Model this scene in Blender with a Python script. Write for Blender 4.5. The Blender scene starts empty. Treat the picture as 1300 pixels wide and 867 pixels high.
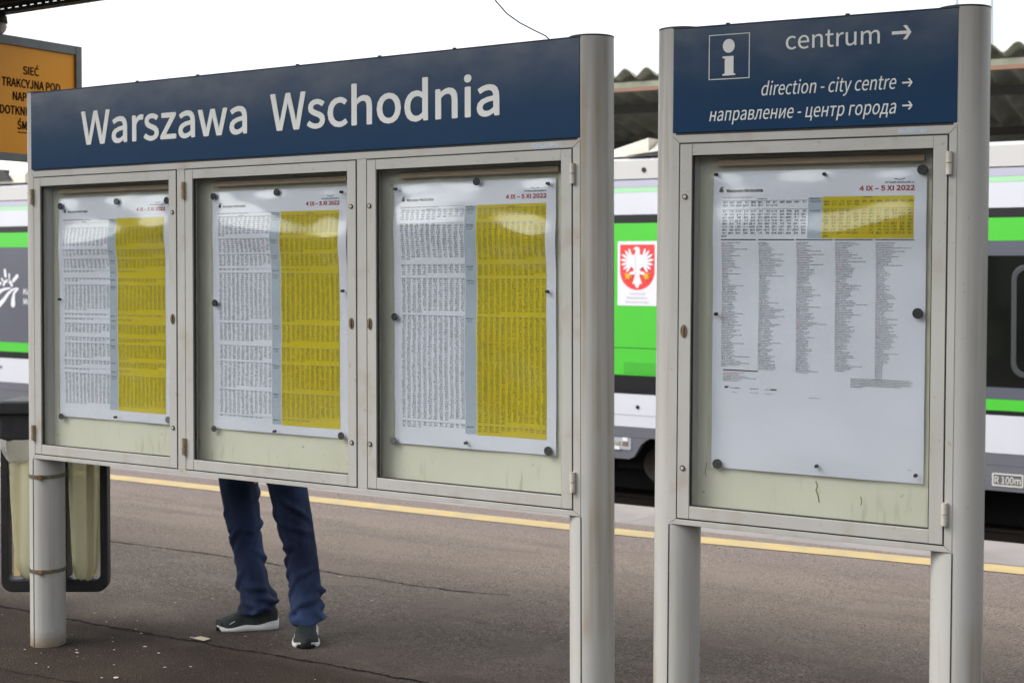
import bpy, bmesh, math, random, os
import numpy as np
from mathutils import Vector, Matrix, Euler
C = bpy.context.scene
COL = C.collection
PI = math.pi
random.seed(7)
rng = np.random.default_rng(5)

# ---------------------------------------------------------------- camera
cam = bpy.data.cameras.new('camera')
camo = bpy.data.objects.new('camera', cam); COL.objects.link(camo)
cam.sensor_width = 36; cam.lens = 49.61
cam.shift_y = -0.0546
cam.clip_start = .05; cam.clip_end = 3000
Rm = Matrix(((0.8438, 0.0049, 0.5366), (0.5366, -0.0111, -0.8438), (-0.0019, 0.9999, -0.0120)))
# columns of the camera matrix: right, up, backward
r_ = Vector((0.8438, 0.5366, -0.0019)).normalized(); f_ = Vector((-0.5366, 0.8438, -0.0120)); f_ = (f_ - r_ * f_.dot(r_)).normalized(); u_ = r_.cross(f_)
camo.matrix_world = Matrix(((r_.x, u_.x, -f_.x, 5.0428), (r_.y, u_.y, -f_.y, -4.0491), (r_.z, u_.z, -f_.z, 1.6420), (0, 0, 0, 1)))
cam.dof.use_dof = True; cam.dof.focus_distance = 4.9; cam.dof.aperture_fstop = 5.0
C.camera = camo

# ---------------------------------------------------------------- sky, sun, exposure (overcast)
SUN_EL, SUN_ROT = math.radians(48), math.radians(-128)
w = bpy.data.worlds.new('World'); C.world = w; w.use_nodes = True
nt = w.node_tree; nt.nodes.clear()
sk = nt.nodes.new('ShaderNodeTexSky'); sk.sky_type = 'NISHITA'; sk.sun_disc = False
sk.sun_elevation = SUN_EL; sk.sun_rotation = SUN_ROT; sk.air_density = 1.0; sk.dust_density = 4.0; sk.ozone_density = 1.0
hs = nt.nodes.new('ShaderNodeHueSaturation'); hs.inputs['Saturation'].default_value = 0.22
bgn = nt.nodes.new('ShaderNodeBackground'); bgn.inputs['Strength'].default_value = 0.15
wo = nt.nodes.new('ShaderNodeOutputWorld')
nt.links.new(sk.outputs[0], hs.inputs['Color']); nt.links.new(hs.outputs[0], bgn.inputs['Color']); nt.links.new(bgn.outputs[0], wo.inputs['Surface'])
sl = bpy.data.lights.new('sun', 'SUN'); sl.energy = 0.9; sl.angle = math.radians(50); sl.color = (1, .97, .92)
so = bpy.data.objects.new('sun', sl); COL.objects.link(so)
# sky sun_rotation is measured clockwise from +Y seen from above
sd = Vector((math.sin(SUN_ROT) * math.cos(SUN_EL), math.cos(SUN_ROT) * math.cos(SUN_EL), math.sin(SUN_EL)))
so.rotation_euler = sd.to_track_quat('Z', 'Y').to_euler()
C.view_settings.view_transform = 'Standard'; C.view_settings.look = 'None'; C.view_settings.gamma = 1
C.view_settings.exposure = 1.3

# ---------------------------------------------------------------- materials
def mat(name, col, rough=.5, metal=0, var=0, vscale=6, var_col=None, stretch=(1, 1, 1), bump=0, bscale=40, coat=0, spec=.5, detail=5):
    m = bpy.data.materials.new(name); m.use_nodes = True
    n = m.node_tree; b = n.nodes['Principled BSDF']
    b.inputs['Base Color'].default_value = (*col, 1); b.inputs['Roughness'].default_value = rough
    b.inputs['Metallic'].default_value = metal; b.inputs['Coat Weight'].default_value = coat; b.inputs['Coat Roughness'].default_value = .08
    b.inputs['Specular IOR Level'].default_value = spec
    tc = mp = None
    if var or bump:
        tc = n.nodes.new('ShaderNodeTexCoord'); mp = n.nodes.new('ShaderNodeMapping'); mp.inputs['Scale'].default_value = stretch
        n.links.new(tc.outputs['Object'], mp.inputs[0])
    if var:
        t = n.nodes.new('ShaderNodeTexNoise'); t.inputs['Scale'].default_value = vscale; t.inputs['Detail'].default_value = detail
        n.links.new(mp.outputs[0], t.inputs['Vector'])
        rp = n.nodes.new('ShaderNodeMapRange'); rp.inputs['From Min'].default_value = .35; rp.inputs['From Max'].default_value = .7
        rp.inputs['To Max'].default_value = var
        n.links.new(t.outputs[0], rp.inputs[0])
        mx = n.nodes.new('ShaderNodeMix'); mx.data_type = 'RGBA'
        mx.inputs['A'].default_value = (*col, 1); mx.inputs['B'].default_value = (*(var_col or tuple(c * .5 for c in col)), 1)
        n.links.new(rp.outputs[0], mx.inputs['Factor']); n.links.new(mx.outputs['Result'], b.inputs['Base Color'])
    if bump:
        t2 = n.nodes.new('ShaderNodeTexNoise'); t2.inputs['Scale'].default_value = bscale; t2.inputs['Detail'].default_value = 4
        n.links.new(mp.outputs[0], t2.inputs['Vector'])
        bp = n.nodes.new('ShaderNodeBump'); bp.inputs['Strength'].default_value = 1; bp.inputs['Distance'].default_value = bump
        n.links.new(t2.outputs[0], bp.inputs['Height']); n.links.new(bp.outputs[0], b.inputs['Normal'])
    return m

def mixin(m, fac_socket, col):
    """lay a further stain colour over a material, by a mask"""
    n = m.node_tree; b = n.nodes['Principled BSDF']; src = b.inputs['Base Color']
    mx = n.nodes.new('ShaderNodeMix'); mx.data_type = 'RGBA'; mx.inputs['B'].default_value = (*col, 1)
    if src.is_linked: n.links.new(src.links[0].from_socket, mx.inputs['A'])
    else: mx.inputs['A'].default_value = src.default_value
    n.links.new(fac_socket, mx.inputs['Factor']); n.links.new(mx.outputs['Result'], src)

def noise_mask(m, scale, lo, hi, amount=1, stretch=(1, 1, 1), detail=6):
    n = m.node_tree; tc = n.nodes.new('ShaderNodeTexCoord'); mp = n.nodes.new('ShaderNodeMapping'); mp.inputs['Scale'].default_value = stretch
    t = n.nodes.new('ShaderNodeTexNoise'); t.inputs['Scale'].default_value = scale; t.inputs['Detail'].default_value = detail
    r = n.nodes.new('ShaderNodeMapRange'); r.inputs['From Min'].default_value = lo; r.inputs['From Max'].default_value = hi; r.inputs['To Max'].default_value = amount
    n.links.new(tc.outputs['Object'], mp.inputs[0]); n.links.new(mp.outputs[0], t.inputs['Vector']); n.links.new(t.outputs[0], r.inputs[0])
    return r.outputs[0]

def axis_mask(m, axis, lo, hi, noise=0, nscale=8, amount=1):
    """mask that runs 0..1 along a local axis, its edge broken by noise (stains near edges, painted ground shade)"""
    n = m.node_tree; tc = n.nodes.new('ShaderNodeTexCoord'); sp = n.nodes.new('ShaderNodeSeparateXYZ'); n.links.new(tc.outputs['Object'], sp.inputs[0])
    v = sp.outputs[axis]
    if noise:
        t = n.nodes.new('ShaderNodeTexNoise'); t.inputs['Scale'].default_value = nscale; t.inputs['Detail'].default_value = 6; n.links.new(tc.outputs['Object'], t.inputs['Vector'])
        a = n.nodes.new('ShaderNodeMath'); a.operation = 'MULTIPLY_ADD'; n.links.new(t.outputs[0], a.inputs[0]); a.inputs[1].default_value = noise; a.inputs[2].default_value = -noise / 2
        s = n.nodes.new('ShaderNodeMath'); s.operation = 'ADD'; n.links.new(v, s.inputs[0]); n.links.new(a.outputs[0], s.inputs[1]); v = s.outputs[0]
    r = n.nodes.new('ShaderNodeMapRange'); r.inputs['From Min'].default_value = lo; r.inputs['From Max'].default_value = hi; r.inputs['To Max'].default_value = amount
    n.links.new(v, r.inputs[0]); return r.outputs[0]

def mul(m, a, b_):
    x = m.node_tree.nodes.new('ShaderNodeMath'); x.operation = 'MULTIPLY'; m.node_tree.links.new(a, x.inputs[0]); m.node_tree.links.new(b_, x.inputs[1]); return x.outputs[0]

def film(name, tint, refl_rough, f0=.075, body=0, body_col=(1, 1, 1), bump=0, bscale=8):
    """thin clear sheet: lets light straight through and mirrors by Fresnel, with an optional milky body"""
    m = bpy.data.materials.new(name); m.use_nodes = True; n = m.node_tree; n.nodes.clear()
    out = n.nodes.new('ShaderNodeOutputMaterial'); tr = n.nodes.new('ShaderNodeBsdfTransparent'); tr.inputs[0].default_value = (*tint, 1)
    gl = n.nodes.new('ShaderNodeBsdfGlossy'); gl.inputs['Roughness'].default_value = refl_rough
    fr = n.nodes.new('ShaderNodeLayerWeight'); fr.inputs[0].default_value = .5   # facing term, the same from both sides
    pw = n.nodes.new('ShaderNodeMath'); pw.operation = 'POWER'; pw.inputs[1].default_value = 5; n.links.new(fr.outputs['Facing'], pw.inputs[0])
    fs = n.nodes.new('ShaderNodeMath'); fs.operation = 'MULTIPLY_ADD'; fs.inputs[1].default_value = .95; fs.inputs[2].default_value = f0; n.links.new(pw.outputs[0], fs.inputs[0])
    mx = n.nodes.new('ShaderNodeMixShader'); base = tr.outputs[0]
    if body:
        df = n.nodes.new('ShaderNodeBsdfDiffuse'); df.inputs[0].default_value = (*body_col, 1)
        tl = n.nodes.new('ShaderNodeBsdfTranslucent'); tl.inputs[0].default_value = (*body_col, 1)
        m1 = n.nodes.new('ShaderNodeMixShader'); n.links.new(df.outputs[0], m1.inputs[1]); n.links.new(tl.outputs[0], m1.inputs[2])
        m2 = n.nodes.new('ShaderNodeMixShader'); m2.inputs[0].default_value = body
        n.links.new(tr.outputs[0], m2.inputs[1]); n.links.new(m1.outputs[0], m2.inputs[2]); base = m2.outputs[0]
    if bump:
        tc = n.nodes.new('ShaderNodeTexCoord'); t2 = n.nodes.new('ShaderNodeTexNoise'); t2.inputs['Scale'].default_value = bscale; t2.inputs['Detail'].default_value = 2
        n.links.new(tc.outputs['Object'], t2.inputs['Vector'])
        bp = n.nodes.new('ShaderNodeBump'); bp.inputs['Distance'].default_value = bump; n.links.new(t2.outputs[0], bp.inputs['Height'])
        n.links.new(bp.outputs[0], gl.inputs['Normal']); n.links.new(bp.outputs[0], fr.inputs['Normal'])
    n.links.new(fs.outputs[0], mx.inputs[0]); n.links.new(base, mx.inputs[1]); n.links.new(gl.outputs[0], mx.inputs[2]); n.links.new(mx.outputs[0], out.inputs[0])
    return m

M = {}
M['alu'] = mat('painted aluminium', (.395, .39, .365), .42, .0, .6, 2.2, (.33, .32, .29), bump=.0002, bscale=60)
mixin(M['alu'], noise_mask(M['alu'], 9, .55, .75, .55), (.29, .25, .18))
mixin(M['alu'], noise_mask(M['alu'], 45, .66, .74, .55), (.22, .17, .11))
M['post'] = mat('post enamel', (.405, .40, .38), .34, 0, .6, 1.6, (.33, .32, .29), (5, 5, .4), .0002, 50)
mixin(M['post'], axis_mask(M['post'], 2, .07, .0, .06, 25, .8), (.16, .10, .05))
mixin(M['post'], mul(M['post'], noise_mask(M['post'], 2.4, .44, .64, .8, (14, 14, .35)), noise_mask(M['post'], 1.7, .40, .62, 1)), (.27, .215, .14))
mixin(M['post'], noise_mask(M['post'], 60, .68, .74, .5), (.20, .16, .11))
mixin(M['alu'], mul(M['alu'], noise_mask(M['alu'], 1.6, .50, .72, .38, (9, 9, .5)), axis_mask(M['alu'], 2, 1.25, .85, .3, 6)), (.29, .25, .18))
M['alu_dark'] = mat('dark joint rubber and gap shade', (.02, .018, .015), .7)
M['blue'] = mat('blue sign enamel', (.0105, .039, .090), .18, 0, .4, 2.5, (.015, .045, .095), (1, 1, 1), .0005, 9, spec=.36)
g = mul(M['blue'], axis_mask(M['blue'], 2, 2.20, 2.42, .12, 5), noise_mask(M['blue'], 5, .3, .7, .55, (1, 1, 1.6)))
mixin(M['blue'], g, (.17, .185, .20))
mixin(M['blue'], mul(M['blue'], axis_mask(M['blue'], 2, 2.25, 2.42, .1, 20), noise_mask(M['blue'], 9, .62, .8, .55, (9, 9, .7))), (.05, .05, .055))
M['letter'] = mat('reflective lettering film', (.66, .67, .64), .4)
M['backboard'] = mat('steel backboard', (.58, .575, .485), .45, 0, .5, 4, (.48, .465, .36), (1, 1, 1), .0001, 90)
mixin(M['backboard'], noise_mask(M['backboard'], 38, .68, .74, .55), (.18, .16, .09))
mixin(M['backboard'], mul(M['backboard'], noise_mask(M['backboard'], 14, .58, .75, .6, (3, 1, .5)), axis_mask(M['backboard'], 2, 1.02, .9)), (.25, .22, .12))
M['stain'] = mat('brown drip', (.26, .21, .11), .6)
M['batten'] = mat('varnished batten', (.26, .175, .095), .5, 0, .4, 20, None, (.3, 1, 6))
M['paper'] = mat('poster paper', (.75, .765, .89), .6, 0, .25, 2.5, (.70, .72, .86))
M['yellow'] = mat('yellow print', (.64, .52, .001), .7, 0, .35, 3, (.56, .42, .001), spec=.08)
M['greycol'] = mat('grey blue print', (.40, .47, .58), .6)
M['ink'] = mat('black ink', (.05, .05, .07), .6)
M['ink_soft'] = mat('grey ink', (.050, .052, .08), .6)
M['ink_yellow'] = mat('ink on yellow', (.055, .05, .012), .6)
M['ink_line'] = mat('pale rule ink', (.36, .35, .22), .6)
M['ink_red'] = mat('red ink', (.38, .015, .035), .6)
M['ink_orange'] = mat('orange ink', (.45, .22, .02), .6)
M['foil'] = film('plastic foil', (.985, .99, .985), .10, f0=.135, bump=.0007, bscale=9)
M['glass'] = film('door glass', (.975, .985, .975), .03, f0=.06, body=.015, body_col=(.75, .76, .7))
M['magnet'] = mat('black rubber magnet', (.010, .011, .014), .6, spec=.3)
M['magnet_grey'] = mat('worn grey magnet', (.09, .10, .11), .5)
M['rust'] = mat('rusty steel', (.14, .09, .055), .75, .3, .8, 60, (.30, .20, .11), bump=.001, bscale=120)
M['hinge'] = mat('galvanised hinge', (.55, .53, .48), .4, .2, .5, 50, (.3, .24, .15))
M['brass_hinge'] = mat('tarnished brass hinge', (.36, .30, .20), .4, .4, .6, 60, (.20, .13, .07))
M['brass'] = mat('worn brass', (.22, .19, .13), .45, .6, .7, 70, (.07, .045, .02))
M['black'] = mat('black plastic', (.012, .013, .015), .45, 0, .5, 20, (.03, .03, .03))
M['bag'] = film('plastic bag', (.86, .85, .72), .16, body=.6, body_col=(.82, .80, .60), bump=.006, bscale=26)
M['bag_white'] = film('bunched plastic bag', (.9, .9, .88), .2, body=.62, body_col=(.85, .85, .80), bump=.006, bscale=40)
M['bagpaper'] = mat('rubbish card', (.55, .47, .24), .7, 0, .6, 9, (.5, .28, .10))
M['jeans'] = mat('dark blue denim', (.008, .016, .052), .85, 0, .95, 7, (.034, .065, .160), (1, 1, .5), .010, 16)
M['denim_seam'] = mat('denim seam', (.012, .018, .045), .9)
M['jacket'] = mat('black jacket cloth', (.02, .02, .024), .85)
M['skin'] = mat('skin', (.55, .33, .24), .5)
M['hair'] = mat('dark hair', (.03, .02, .015), .6)
M['shoe'] = mat('dark shoe mesh', (.012, .016, .016), .75, 0, .6, 90, (.026, .034, .033), bump=.001, bscale=400)
M['sole'] = mat('white shoe sole', (.62, .62, .60), .6)
M['lace'] = mat('grey lace', (.20, .23, .22), .8)
M['train_white'] = mat('white train paint', (.56, .57, .62), .35, 0, .4, 1.2, (.46, .46, .50))
M['train_green'] = mat('green train paint', (.065, .47, .035), .4, 0, .3, 2, (.055, .40, .03))
M['train_pale_green'] = mat('pale green train line', (.32, .58, .34), .4)
M['train_dark_green'] = mat('dark green hatch', (.05, .36, .03), .4)
M['train_lav'] = mat('lavender grey train paint', (.38, .38, .46), .4)
M['train_grey'] = mat('dark grey train paint', (.085, .09, .115), .35, 0, .3, 2, (.11, .115, .14), coat=.2)
M['train_skirt'] = mat('grey skirt paint', (.115, .118, .14), .5, 0, .4, 3, (.08, .075, .08))
M['train_black'] = mat('black train band', (.010, .010, .012), .35)
M['train_glass'] = mat('tinted train window', (.006, .007, .006), .08, 0, spec=.6)
M['gasket'] = mat('window gasket', (.035, .038, .04), .5)
M['roofpanel'] = mat('train roof panel', (.45, .445, .44), .5, 0, .3, 1.5, (.5, .48, .45))
M['fairing'] = mat('roof fairing', (.58, .55, .48), .55, 0, .5, 2, (.42, .35, .26))
M['wheel'] = mat('wheel steel', (.06, .05, .045), .6, .3, .5, 12, (.10, .07, .05))
M['underframe'] = mat('dirty underframe', (.012, .011, .011), .8)
M['red'] = mat('emblem red', (.68, .045, .045), .45)
M['gold'] = mat('emblem gold', (.75, .36, .02), .45)
M['white'] = mat('white print', (.64, .64, .68), .5)
M['greytext'] = mat('grey small print', (.33, .35, .38), .5)
M['corr'] = mat('weathered corrugated sheet', (.33, .345, .27), .85, 0, .8, 3, (.17, .18, .13), bump=.002, bscale=30)
M['canopy_steel'] = mat('rust primed steel', (.20, .105, .065), .7, .0, .6, 6, (.14, .09, .06))
M['purlin'] = mat('dark purlin steel', (.05, .047, .04), .7)
M['purlin_pale'] = mat('grey purlin steel', (.20, .19, .16), .7)
M['roof_under'] = mat('olive roof steel', (.05, .052, .035), .7, 0, .5, 5, None)
M['tray'] = mat('dark cable tray', (.035, .035, .028), .6, .2, .5, 30, (.08, .07, .05))
M['orange'] = mat('orange warning enamel', (.90, .36, .005), .35, 0, .4, 3, (.78, .28, .004), bump=.0003, bscale=10, spec=.3)
M['sign_frame'] = mat('zinc sign frame', (.16, .17, .17), .5, .3, .6, 12, (.10, .10, .095))
M['sign_ink'] = mat('dark sign lettering', (.012, .005, .004), .8, spec=.1)
M['porcelain'] = mat('pale insulator', (.55, .54, .50), .35)
M['yellow_line'] = mat('yellow line paint', (.46, .345, .15), .75, 0, .7, 5, (.32, .26, .18), detail=9)
M['kerb'] = mat('pale edge concrete', (.25, .228, .222), .85, 0, .7, 3, (.17, .152, .146), bump=.002, bscale=80)
M['blocker_body'] = mat('dark blocker', (.06, .055, .05), .8, 0, .5, 1)
M['ballast'] = mat('track ballast', (.022, .019, .018), .95, 0, .8, 18, (.010, .009, .008), bump=.03, bscale=25)
M['rail'] = mat('rail steel', (.030, .022, .018), .5, .5)
M['earth'] = mat('far ground', (.12, .11, .09), .95, 0, .5, .4)
M['crack'] = mat('bitumen crack filler', (.010, .008, .007), .95, 0, .6, 25, (.022, .018, .016), spec=.1)
M['fleck'] = mat('pale litter fleck', (.36, .34, .31), .8)
M['scrap'] = mat('yellowed paper scrap', (.42, .36, .26), .8)
M['mast'] = mat('pale painted mast', (.62, .66, .72), .5)
M['sticker'] = mat('faded sticker', (.42, .47, .52), .4, 0, .6, 90, (.25, .27, .3))

# asphalt: speckled aggregate, painted sky light towards track, damp and painted roof shade near
def asphalt():
    m = mat('asphalt', (.172, .143, .122), .92, spec=.12); n = m.node_tree
    mixin(m, noise_mask(m, .9, .38, .66, .85, (.5, 1.7, 1)), (.118, .098, .084))
    mixin(m, noise_mask(m, 3.2, .50, .70, .6, (.6, 1.5, 1)), (.215, .180, .152))
    mixin(m, noise_mask(m, 11, .54, .72, .45), (.085, .071, .062))
    mixin(m, mul(m, axis_mask(m, 1, 1.5, 2.4, .6, 1.6, .85), noise_mask(m, 1.3, .2, .5, 1, (.4, 1.5, 1))), (.265, .215, .178))
    mixin(m, mul(m, axis_mask(m, 1, 2.0, 2.8, .6, 2.5, .8), noise_mask(m, 2.0, .50, .66, 1, (.3, 2.2, 1))), (.175, .145, .13))
    mixin(m, axis_mask(m, 1, 3.05, 3.45, .15, 3, .8), (.190, .155, .145))
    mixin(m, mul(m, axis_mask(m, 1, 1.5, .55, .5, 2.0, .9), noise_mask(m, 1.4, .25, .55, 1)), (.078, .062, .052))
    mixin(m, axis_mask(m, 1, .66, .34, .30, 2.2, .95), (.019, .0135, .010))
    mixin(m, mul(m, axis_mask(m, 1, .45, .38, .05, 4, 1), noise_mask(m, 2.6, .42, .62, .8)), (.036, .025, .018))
    # aggregate speckle, fading out on the damp, shade-painted part
    tc = n.nodes.new('ShaderNodeTexCoord'); v = n.nodes.new('ShaderNodeTexVoronoi'); v.inputs['Scale'].default_value = 135; n.links.new(tc.outputs['Object'], v.inputs['Vector'])
    sp = n.nodes.new('ShaderNodeSeparateColor'); n.links.new(v.outputs['Color'], sp.inputs[0])
    dry_unshaded = axis_mask(m, 1, .35, 1.3, .3, 3); worn = noise_mask(m, 2.2, .25, .52, 1)
    r = n.nodes.new('ShaderNodeMapRange'); r.inputs['From Min'].default_value = .72; r.inputs['From Max'].default_value = 1; r.inputs['To Max'].default_value = .62; n.links.new(sp.outputs[0], r.inputs[0])
    mixin(m, mul(m, mul(m, r.outputs[0], dry_unshaded), worn), (.36, .31, .27))
    r2 = n.nodes.new('ShaderNodeMapRange'); r2.inputs['From Min'].default_value = .7; r2.inputs['From Max'].default_value = 1; r2.inputs['To Max'].default_value = .68; n.links.new(sp.outputs[1], r2.inputs[0])
    mixin(m, mul(m, r2.outputs[0], worn), (.035, .029, .025))
    r3 = n.nodes.new('ShaderNodeMapRange'); r3.inputs['From Min'].default_value = .96; r3.inputs['From Max'].default_value = 1; r3.inputs['To Max'].default_value = .30; n.links.new(sp.outputs[2], r3.inputs[0])
    mixin(m, r3.outputs[0], (.16, .13, .11))
    bp = n.nodes.new('ShaderNodeBump'); bp.inputs['Distance'].default_value = .004; n.links.new(v.outputs['Distance'], bp.inputs['Height']); n.links.new(bp.outputs[0], n.nodes['Principled BSDF'].inputs['Normal'])
    return m
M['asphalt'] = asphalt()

# ---------------------------------------------------------------- helpers
def box(bm, x0, x1, y0, y1, z0, z1):
    v = [bm.verts.new(p) for p in ((x0, y0, z0), (x1, y0, z0), (x1, y1, z0), (x0, y1, z0), (x0, y0, z1), (x1, y0, z1), (x1, y1, z1), (x0, y1, z1))]
    for f in ((0, 3, 2, 1), (4, 5, 6, 7), (0, 1, 5, 4), (1, 2, 6, 5), (2, 3, 7, 6), (3, 0, 4, 7)): bm.faces.new([v[i] for i in f])
def prism(bm, pts, y0, y1):
    """polygon in X-Z pushed from y0 to y1"""
    a = [bm.verts.new((x, y0, z)) for x, z in pts]; b = [bm.verts.new((x, y1, z)) for x, z in pts]; n = len(pts)
    bm.faces.new(a); bm.faces.new(b[::-1])
    for i in range(n): bm.faces.new((a[i], b[i], b[(i + 1) % n], a[(i + 1) % n]))
def prismx(bm, pts, x0, x1):
    a = [bm.verts.new((x0, y, z)) for y, z in pts]; b = [bm.verts.new((x1, y, z)) for y, z in pts]; n = len(pts)
    bm.faces.new(a[::-1]); bm.faces.new(b)
    for i in range(n): bm.faces.new((a[i], a[(i + 1) % n], b[(i + 1) % n], b[i]))
def cyl(bm, p0, p1, r, n=16, r1=None, cap=True):
    p0, p1 = Vector(p0), Vector(p1); d = (p1 - p0).normalized(); a = d.orthogonal().normalized(); b = d.cross(a); r1 = r if r1 is None else r1
    A = [bm.verts.new(p0 + (a * math.cos(t) + b * math.sin(t)) * r) for t in [2 * PI * i / n for i in range(n)]]
    B = [bm.verts.new(p1 + (a * math.cos(t) + b * math.sin(t)) * r1) for t in [2 * PI * i / n for i in range(n)]]
    for i in range(n): bm.faces.new((A[i], A[(i + 1) % n], B[(i + 1) % n], B[i]))
    if cap: bm.faces.new(A[::-1]); bm.faces.new(B)
def tube(bm, pts, r, n=8):
    pts = [Vector(p) for p in pts]; rings = []
    for i, p in enumerate(pts):
        d = (pts[min(i + 1, len(pts) - 1)] - pts[max(i - 1, 0)]).normalized(); up = Vector((0, 0, 1)) if abs(d.z) < .9 else Vector((1, 0, 0))
        a = d.cross(up).normalized(); b = a.cross(d); rr = r[i] if isinstance(r, (list, tuple)) else r
        rings.append([bm.verts.new(p + (a * math.cos(2 * PI * k / n) + b * math.sin(2 * PI * k / n)) * rr) for k in range(n)])
    for A, B in zip(rings, rings[1:]):
        for k in range(n): bm.faces.new((A[k], A[(k + 1) % n], B[(k + 1) % n], B[k]))
    bm.faces.new(rings[0][::-1]); bm.faces.new(rings[-1])
def BM(): return bmesh.new()
def obj(name, bm, m, parent=None, smooth=False, bevel=0, off=None, mods=None):
    bmesh.ops.recalc_face_normals(bm, faces=bm.faces)
    if off is not None: bmesh.ops.translate(bm, vec=-Vector(off), verts=bm.verts)
    me = bpy.data.meshes.new(name); bm.to_mesh(me); bm.free()
    if smooth: me.polygons.foreach_set('use_smooth', [True] * len(me.polygons))
    o = bpy.data.objects.new(name, me); COL.objects.link(o); me.materials.append(M[m] if isinstance(m, str) else m)
    if parent: o.parent = parent
    if bevel:
        b = o.modifiers.new('bevel', 'BEVEL'); b.width = bevel; b.segments = 2; b.limit_method = 'ANGLE'; b.angle_limit = math.radians(40)
        if smooth: pass
    return o
def smooth_angle(o, deg=35):
    me = o.data; me.polygons.foreach_set('use_smooth', [True] * len(me.polygons))
    bm = bmesh.new(); bm.from_mesh(me)
    for e in bm.edges:
        if len(e.link_faces) == 2 and e.calc_face_angle(0) > math.radians(deg): e.smooth = False
    bm.to_mesh(me); bm.free(); return o
def tag(o, label=None, cat=None, group=None, kind=None):
    if label: o['label'] = label
    if cat: o['category'] = cat
    if group: o['group'] = group
    if kind: o['kind'] = kind
    return o
def thing(name, label, cat, loc=(0, 0, 0), rot=(0, 0, 0), group=None):
    o = bpy.data.objects.new(name, None); COL.objects.link(o); o.location = loc; o.rotation_euler = rot; o.empty_display_size = .1
    return tag(o, label, cat, group)

# ---- lettering: Blender's own fonts turned into thin raised meshes
FONTS = {}
def font(k):
    if k not in FONTS:
        FONTS[k] = None
        try:
            d = os.path.join(bpy.utils.resource_path('LOCAL'), 'datafiles', 'fonts')
            FONTS[k] = bpy.data.fonts.load(os.path.join(d, k))
        except Exception: pass
    return FONTS[k]
SANS = 'Noto Sans CJK Regular.woff2'
def text_mesh(s, bold=0, shear=0, fnt=SANS, res=4, spacing=1.0):
    cu = bpy.data.curves.new('t', 'FONT'); cu.body = s; cu.size = 1;  cu.shear = shear; cu.resolution_u = res; cu.space_character = spacing
    if font(fnt): cu.font = font(fnt)
    o = bpy.data.objects.new('t', cu); COL.objects.link(o); bpy.context.view_layer.update()
    me = bpy.data.meshes.new_from_object(o.evaluated_get(bpy.context.evaluated_depsgraph_get()))
    bpy.data.objects.remove(o); bpy.data.curves.remove(cu)
    return me
CAPH = {}
def capheight(fnt):
    if fnt not in CAPH:
        CAPH[fnt] = .66; me = text_mesh('H', 0, 0, fnt); CAPH[fnt] = max(v.co.y for v in me.vertices); bpy.data.meshes.remove(me)
    return CAPH[fnt]
MARKS = {'Ć': 'C', 'Ś': 'S', 'ó': 'o', 'Ę': 'E', 'Ą': 'A', 'ą': 'a'}
def text_marks(s, res=4):
    base = ''.join(MARKS.get(c, c) for c in s); me = text_mesh(base, 0, 0, SANS, res); H = capheight(SANS)
    if base == s: return me
    bm = bmesh.new(); bm.from_mesh(me)
    def span(t): m_ = text_mesh(t, 0, 0, SANS, 2); xs = [v.co.x for v in m_.vertices]; bpy.data.meshes.remove(m_); return min(xs), max(xs)
    for k, c in enumerate(s):
        if c not in MARKS: continue
        a, b_ = span(base[k]); x1 = span(base[:k + 1])[1]; cx = x1 - (b_ - a) / 2; top = H if c in 'ĆŚ' else H * .74
        if c in 'ĆŚó': P = [(cx - .02 * H, top + .10 * H), (cx + .10 * H, top + .10 * H), (cx + .28 * H, top + .32 * H), (cx + .12 * H, top + .32 * H)]
        else: P = [(x1 - .16 * H, 0), (x1 - .04 * H, 0), (x1 - .12 * H, -.12 * H), (x1 - .01 * H, -.16 * H), (x1 - .02 * H, -.24 * H), (x1 - .20 * H, -.20 * H), (x1 - .24 * H, -.12 * H)]
        bm.faces.new([bm.verts.new((x, y, 0)) for x, y in P])
    bm.to_mesh(me); bm.free(); return me
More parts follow.
